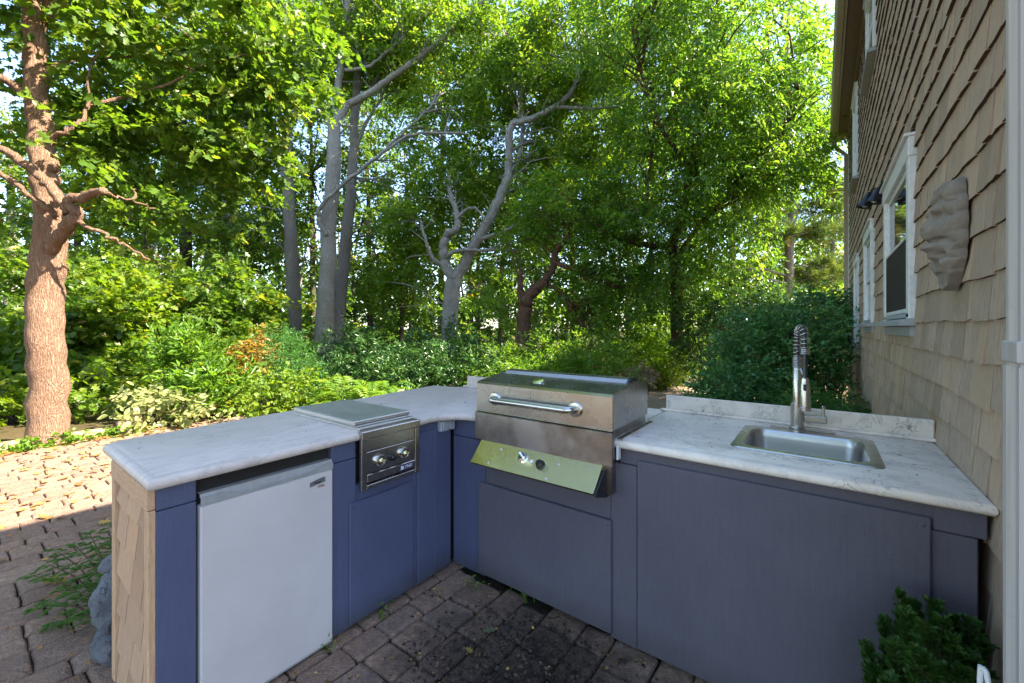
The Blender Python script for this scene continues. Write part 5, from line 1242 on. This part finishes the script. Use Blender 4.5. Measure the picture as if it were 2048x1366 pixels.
def fern(name, label, base, R, n, seed, h=.55):
    t = thing(name, base, label, 'fern', 'ferns in the bed behind the counter'); r = np.random.default_rng(seed)
    bs, ds, ns, Ls, Ws = [], [], [], [], []; mb = MB()
    for k in range(n):
        a = r.uniform(0, 6.28); L = R * r.uniform(.7, 1.15); o = np.array([math.cos(a), math.sin(a), 0]); hh = h * r.uniform(.7, 1.15)
        u = np.linspace(0, 1, 24); path = np.array(base) + np.outer(u * L * (.45 + .55 * u), o) + np.outer(hh * np.sin(u * 2.1) / .95, [0, 0, 1])
        mb.tube(path[::3], np.linspace(.005, .0015, 8), 4, False)
        tg = unit(np.gradient(path, axis=0)); sd = unit(np.cross(tg, [0, 0, 1.0])); up_ = np.cross(sd, tg)
        for i in range(4, 24):
            w = math.sin(math.pi * (.12 + .88 * (1 - (i - 4) / 20.0)) * .62) * .17 * R / .6
            for s in (-1, 1):
                bs.append(path[i]); ds.append(sd[i] * s + tg[i] * .45 - np.array([0, 0, .12])); ns.append(up_[i] + r.normal(0, .12, 3)); Ls.append(w); Ws.append(.028)
    v, f, k = leaves(np.array(bs), np.array(ds), np.array(ns), np.array(Ls), np.array(Ws), 'diamond', .15)
    link(bpy.data.objects.new('fronds', tri_mesh('fronds', v, f, np.repeat(r.uniform(0, 1, len(bs)), k), 'leaf_fern')), t)
    obj('stalks', mb, 'leaf_fern', t, True)
for k, (px, d, R, n, h, lab) in enumerate(((655, 6.4, .55, 14, .62, 'leafy fern nearest the yellow green shrub'), (700, 5.9, .60, 16, .66, 'tall bright fern below the twin oaks'), (752, 6.2, .60, 16, .62, 'wide arching fern in front of the dark rhododendron'), (800, 5.8, .50, 12, .52, 'small fern close to the counter behind its corner'), (1060, 6.0, .4, 9, .62, 'fern whose tips show above the grill lid'))):
    fern('fern', lab, grd(px, d)[:2] + (-.05,), R, n, 140 + k, h)

# small conifers in front of the counter and beside its end
def conifer(name, label, base, boughs, seed, mtl='leaf_juniper', nq=2, start=7):
    t = thing(name, base, label, 'shrub'); r = np.random.default_rng(seed); st = MB(); bs, ds, ns, Ls, Ws = [], [], [], [], []
    for (tip, bend, tw) in boughs:
        b = np.array(base, float); e = np.array(tip, float); mid = b * .5 + e * .5 + np.array(bend)
        c = curve_pts([b, mid, e], 24); st.tube(c, np.linspace(.007, .0015, 24), 6, False)
        tg = unit(np.gradient(c, axis=0)); L = np.linalg.norm(e - b)
        for i in range(start, 24):
            for s in (-1, 1):
                for q in range(nq if i % 2 or nq > 1 else 0):
                    l = tw * (1.15 - .55 * i / 23.0) * r.uniform(.6, 1.2)
                    sd = unit(np.cross(tg[i], [.1, .1, 1]) * s + tg[i] * .8 + r.normal(0, .30, 3)); m_ = 22
                    u = np.linspace(.05, 1, m_)
                    p = c[i] + np.outer(u * l, sd) + np.outer(u * u * l, np.array([0, 0, -.15]))
                    for side in (-1, 1):
                        n_ = unit(np.cross(sd, [0, 0, 1.0])) * side
                        for j in range(m_):
                            bs.append(p[j]); ds.append(sd * .9 + n_ * .8 + r.normal(0, .2, 3)); ns.append(np.array([0, 0, 1]) + r.normal(0, .4, 3)); Ls.append(.015 + .010 * (1 - u[j])); Ws.append(.0042)
    v, f, k = leaves(np.array(bs), np.array(ds), np.array(ns), np.array(Ls), np.array(Ws), 'diamond', .3)
    link(bpy.data.objects.new('foliage', tri_mesh('foliage', v, f, np.repeat(np.clip(r.normal(.45, .22, len(bs)), 0, 1), k), mtl)), t)
    obj('stems', st, 'bark_red', t, True)
cb = (.205, 1.46, .0)
rr_ = np.random.default_rng(9); bo = []
for px, py, d in ((1735, 1305, 1.22), (1752, 1345, 1.18), (1768, 1252, 1.24), (1800, 1198, 1.24), (1815, 1240, 1.16), (1832, 1222, 1.26), (1868, 1216, 1.20), (1885, 1250, 1.12), (1902, 1232, 1.24), (1938, 1246, 1.20), (1960, 1290, 1.16), (1950, 1330, 1.10), (1850, 1262, 1.10), (1905, 1290, 1.08), (1790, 1300, 1.12), (1830, 1310, 1.06), (1925, 1350, 1.04), (1870, 1340, 1.04), (1780, 1370, 1.10), (1960, 1370, 1.12), (1840, 1400, 1.04), (1900, 1420, 1.02), (1760, 1420, 1.14)):
    q = P(px, py, d); bo.append(((q[0], min(q[1], 1.74), q[2]), ((q[0] - cb[0]) * .22, (q[1] - cb[1]) * .22, 0.0), .050))
conifer('juniper_shrub', 'small bushy green juniper in front of the sink cabinet', cb, bo, 150, 'leaf_cypress2', 2, 8)
jb = (-2.60, .46, .0); bo = []
for px, py, d in ((60, 1150, 2.25), (95, 1128, 2.3), (70, 1215, 2.1), (105, 1250, 2.0), (150, 1090, 2.35), (180, 1070, 2.4), (215, 1050, 2.45), (225, 1085, 2.4), (130, 1180, 2.1), (200, 1130, 2.2), (110, 1100, 2.4)):
    bo.append((P(px, py, d), (0, 0, .08), .075))
conifer('juniper_shrub', 'sparse feathery juniper beside the wooden counter end', jb, bo, 151, 'leaf_cypress', 1, 9)

# weathered stone figure at the counter's back corner
def figure():
    t = thing('stone_figure', (-2.53, .415, 0), 'weathered grey stone bird figure on a rough plinth beside the wooden counter end', 'sculpture')
    def rock(c, r, seed, n=3):
        bm = bmesh.new(); bmesh.ops.create_icosphere(bm, subdivisions=n, radius=1)
        for v in bm.verts:
            k = 1 + .30 * mnoise.noise(Vector(v.co) * 1.7 + Vector((seed, 0, 0))) + .16 * mnoise.noise(Vector(v.co) * 4.1 + Vector((0, seed, 0)))
            v.co = Vector((v.co.x * r[0] * k + c[0], v.co.y * r[1] * k + c[1], v.co.z * r[2] * k + c[2]))
        bm.verts.index_update(); m = MB().add([v.co[:] for v in bm.verts], [[v.index for v in f.verts] for f in bm.faces]); bm.free(); return m
    obj('plinth', rock((-2.525, .40, .06), (.080, .060, .085), 1), 'stone_grey', t, False)
    obj('body', rock((-2.525, .395, .235), (.075, .055, .125), 4), 'stone_grey', t, False)
    obj('wing', rock((-2.500, .372, .27), (.045, .040, .075), 9), 'stone_grey', t, False)
    hd = MB(); rings = []; a0 = P(197, 1143, 1.79); a1 = P(240, 1124, 1.83)
    for u, rr2 in ((0, .004), (.10, .014), (.28, .026), (.5, .036), (.75, .042), (1.0, .034), (1.12, .015)):
        c = a0 + (a1 - a0) * u + np.array([0, 0, .012 * math.sin(u * 3)]); rings.append([tuple(c + rr2 * (np.array([.6, .8, 0]) * math.cos(a) * .8 + np.array([0, 0, 1.0]) * math.sin(a))) for a in np.linspace(0, 6.283, 16, endpoint=False)])
    obj('head', hd.loft(rings), 'stone_grey', t, True)
    obj('neck', rock((-2.455, .415, .365), (.030, .030, .075), 6), 'stone_grey', t, False)
figure()

# ------------------------------------------------------------------ edging timbers, fallen leaves, weeds
tb = tag(obj('edging_timber', MB().cbox((-7.90, -3.2, -.06), (-7.76, 1.62, .085), .008), 'timber'), 'long landscape timber lying along the sunny patio edge', 'timber')
tag(obj('timber_block', MB().cbox((-8.12, .02, -.05), (-7.94, .24, .165), .008), 'post_wood'), 'short timber block nearest the stout tree behind the long timber', 'timber')
tag(obj('timber_block', MB().cbox((-8.10, -.30, -.05), (-7.95, -.02, .13), .008), 'post_wood'), 'lower timber block behind the long timber away from the stout tree', 'timber')
pt = thing('timber_post', (-7.80, 1.42, -.06), 'sawn wooden post at the end of the patio timber', 'post')
obj('post', MB().cbox((-7.755, 1.28, -.06), (-7.62, 1.42, .17), .008), 'post_wood', pt)
obj('post_back', MB().cbox((-7.89, 1.39, .0855), (-7.76, 1.56, .27), .008), 'timber', pt)

def flat_leaves(name, pts, size, material, seed, shape='lobed', lift=.006, tilt=.22):
    r = np.random.default_rng(seed); n = len(pts); a = r.uniform(0, 6.28, n); pts = np.array(pts); pts[:, 2] += lift
    d = np.stack([np.cos(a), np.sin(a), r.normal(0, .12, n)], 1); nr = np.array([0, 0, 1]) + r.normal(0, tilt, (n, 3))
    L = size * r.uniform(.5, 1.2, n); v, f, k = leaves(pts, d, nr, L, L * .8, shape, .18, -.1)
    v[:, 2] = np.maximum(v[:, 2], .002)
    return tri_mesh(name, v, f, np.repeat(r.uniform(0, 1, n), k), material)
r = np.random.default_rng(200); pts = []
for k in range(900):
    x = r.uniform(-7.7, -2.7); y = r.uniform(-1.5, 2.6)
    if r.uniform() < .35 + .5 * (x < -5.0): pts.append((x, y, .004))
for k in range(240): pts.append((-7.72 + abs(r.normal(0, .25)), r.uniform(-2, 2), .006))
o = bpy.data.objects.new('leaf_litter', flat_leaves('leaf_litter', pts, .075, 'leaf_dry', 201)); col.objects.link(o)
o['kind'] = 'stuff'; o['label'] = 'scattered dry orange leaves on the patio'; o['category'] = 'leaves'
pts = []; grit = []
for k in range(2600):
    x, y = r.uniform(-7.7, .3), r.uniform(-1.5, 1.78)
    if x < -1.85 and x > -2.45 and y > .3: continue
    pts.append((x, y, .003))
for k in range(1500):
    q = r.normal(0, .24, 2); x, y = -0.98 + q[0], 1.32 + q[1]
    if y < 1.78: grit.append((x, y, .003))
o = bpy.data.objects.new('debris', flat_leaves('debris', pts, .018, 'leaf_dry', 203, 'diamond', .003, .4)); col.objects.link(o); o['kind'] = 'stuff'
o['label'] = 'crumbs of dry leaf and grit on the pavers'; o['category'] = 'debris'
o = bpy.data.objects.new('debris', flat_leaves('debris', grit, .022, 'grit_dark', 204, 'diamond', .003, .6)); col.objects.link(o); o['kind'] = 'stuff'
o['label'] = 'dark crumbled dirt on the pavers before the grill'; o['category'] = 'debris'
pts = []
for px, py, m_, sz, lab in ((131, 1166, 'leaf_orange', .085, 'single orange oak leaf lying beside the sparse juniper'), (945, 1310, 'leaf_orange', .045, 'small orange leaf on the dark stained pavers'), (992, 1264, 'leaf_flower', .05, 'pale curled leaf on the stained pavers'), (1117, 1234, 'leaf_flower', .04, 'pale leaf at the foot of the grill panel')):
    q = P(px, py, 828 * CH / (py - 655)); tag(link(bpy.data.objects.new('fallen_leaf', flat_leaves('fallen_leaf', [(q[0], q[1], .006)], sz * 1.2, m_, int(px)))), lab, 'leaf')
q = P(912, 769, 828 * (CH - .956) / (769 - 655))
me = flat_leaves('fallen_leaf', [(0, 0, .0), (.05, .01, .0)], .07, 'leaf_dry', 5); o = bpy.data.objects.new('fallen_leaf', me); o.location = (q[0] + .03, min(q[1], 2.56), .957); tag(link(o), 'curled brown leaves by the left backsplash', 'leaf')

pts = []
for k in range(70): pts.append((r.uniform(-.74, .38), r.uniform(1.83, 2.56), 0))
for k in range(50): pts.append((r.uniform(-2.5, -1.83), r.uniform(.42, 2.5), 0))
pts = [p for p in pts if not (-.33 < p[0] < .2 and 1.95 < p[1] < 2.53) and not (-2.5 < p[0] and 1.14 < p[1] < 1.53 and p[0] < -1.7)]
me = flat_leaves('counter_crumbs', pts, .011, 'grit_dark', 240, 'diamond', .001, .3); o = bpy.data.objects.new('counter_crumbs', me); o.location = (0, 0, .9552); col.objects.link(o); o['kind'] = 'stuff'; o['label'] = 'dark specks of leaf litter on the countertops'; o['category'] = 'debris'

# ivy along the timber and weeds in the joints
pts = []; bl = []
for y in np.arange(-2.0, 1.5, .11): bl.append((np.array([-7.68 + r.normal(0, .05), y, .035]), (.13, .08, .045), r.uniform(.4, 1)))
v, f, rf, info = spray_cloud(bl, 2600, .055, aspect=.8, per=9, spray=.10, shape='oval', droop=.1, seed=210, rise=.1)
v[:, 2] = np.maximum(v[:, 2], .003)
o = bpy.data.objects.new('ivy', tri_mesh('ivy', v, f, rf, 'leaf_fern')); col.objects.link(o); o['kind'] = 'stuff'; o['label'] = 'low ivy creeping along the patio timber'; o['category'] = 'ivy'
for k, (px, py, lab) in enumerate(((955, 1178, 'weed tuft in the paver joints near the cabinet inner corner'), (757, 1240, 'weed sprouting under the side burner panel'), (1035, 1195, 'weed beside the grill access panel'), (660, 1305, 'weed at the lower corner of the fridge'))):
    q = P(px, py, 828 * CH / (py - 655)); q[2] = .0
    t = thing('weed', tuple(q), lab, 'weed', 'weeds in the paver joints')
    v, f, rf, info = spray_cloud([(q + [0, 0, .02], (.028, .028, .012), 1)], 30, .026, aspect=.35, per=6, spray=.04, seed=220 + k, rise=.3)
    link(bpy.data.objects.new('leaves', tri_mesh('leaves', v, f, rf, 'leaf_fern')), t)
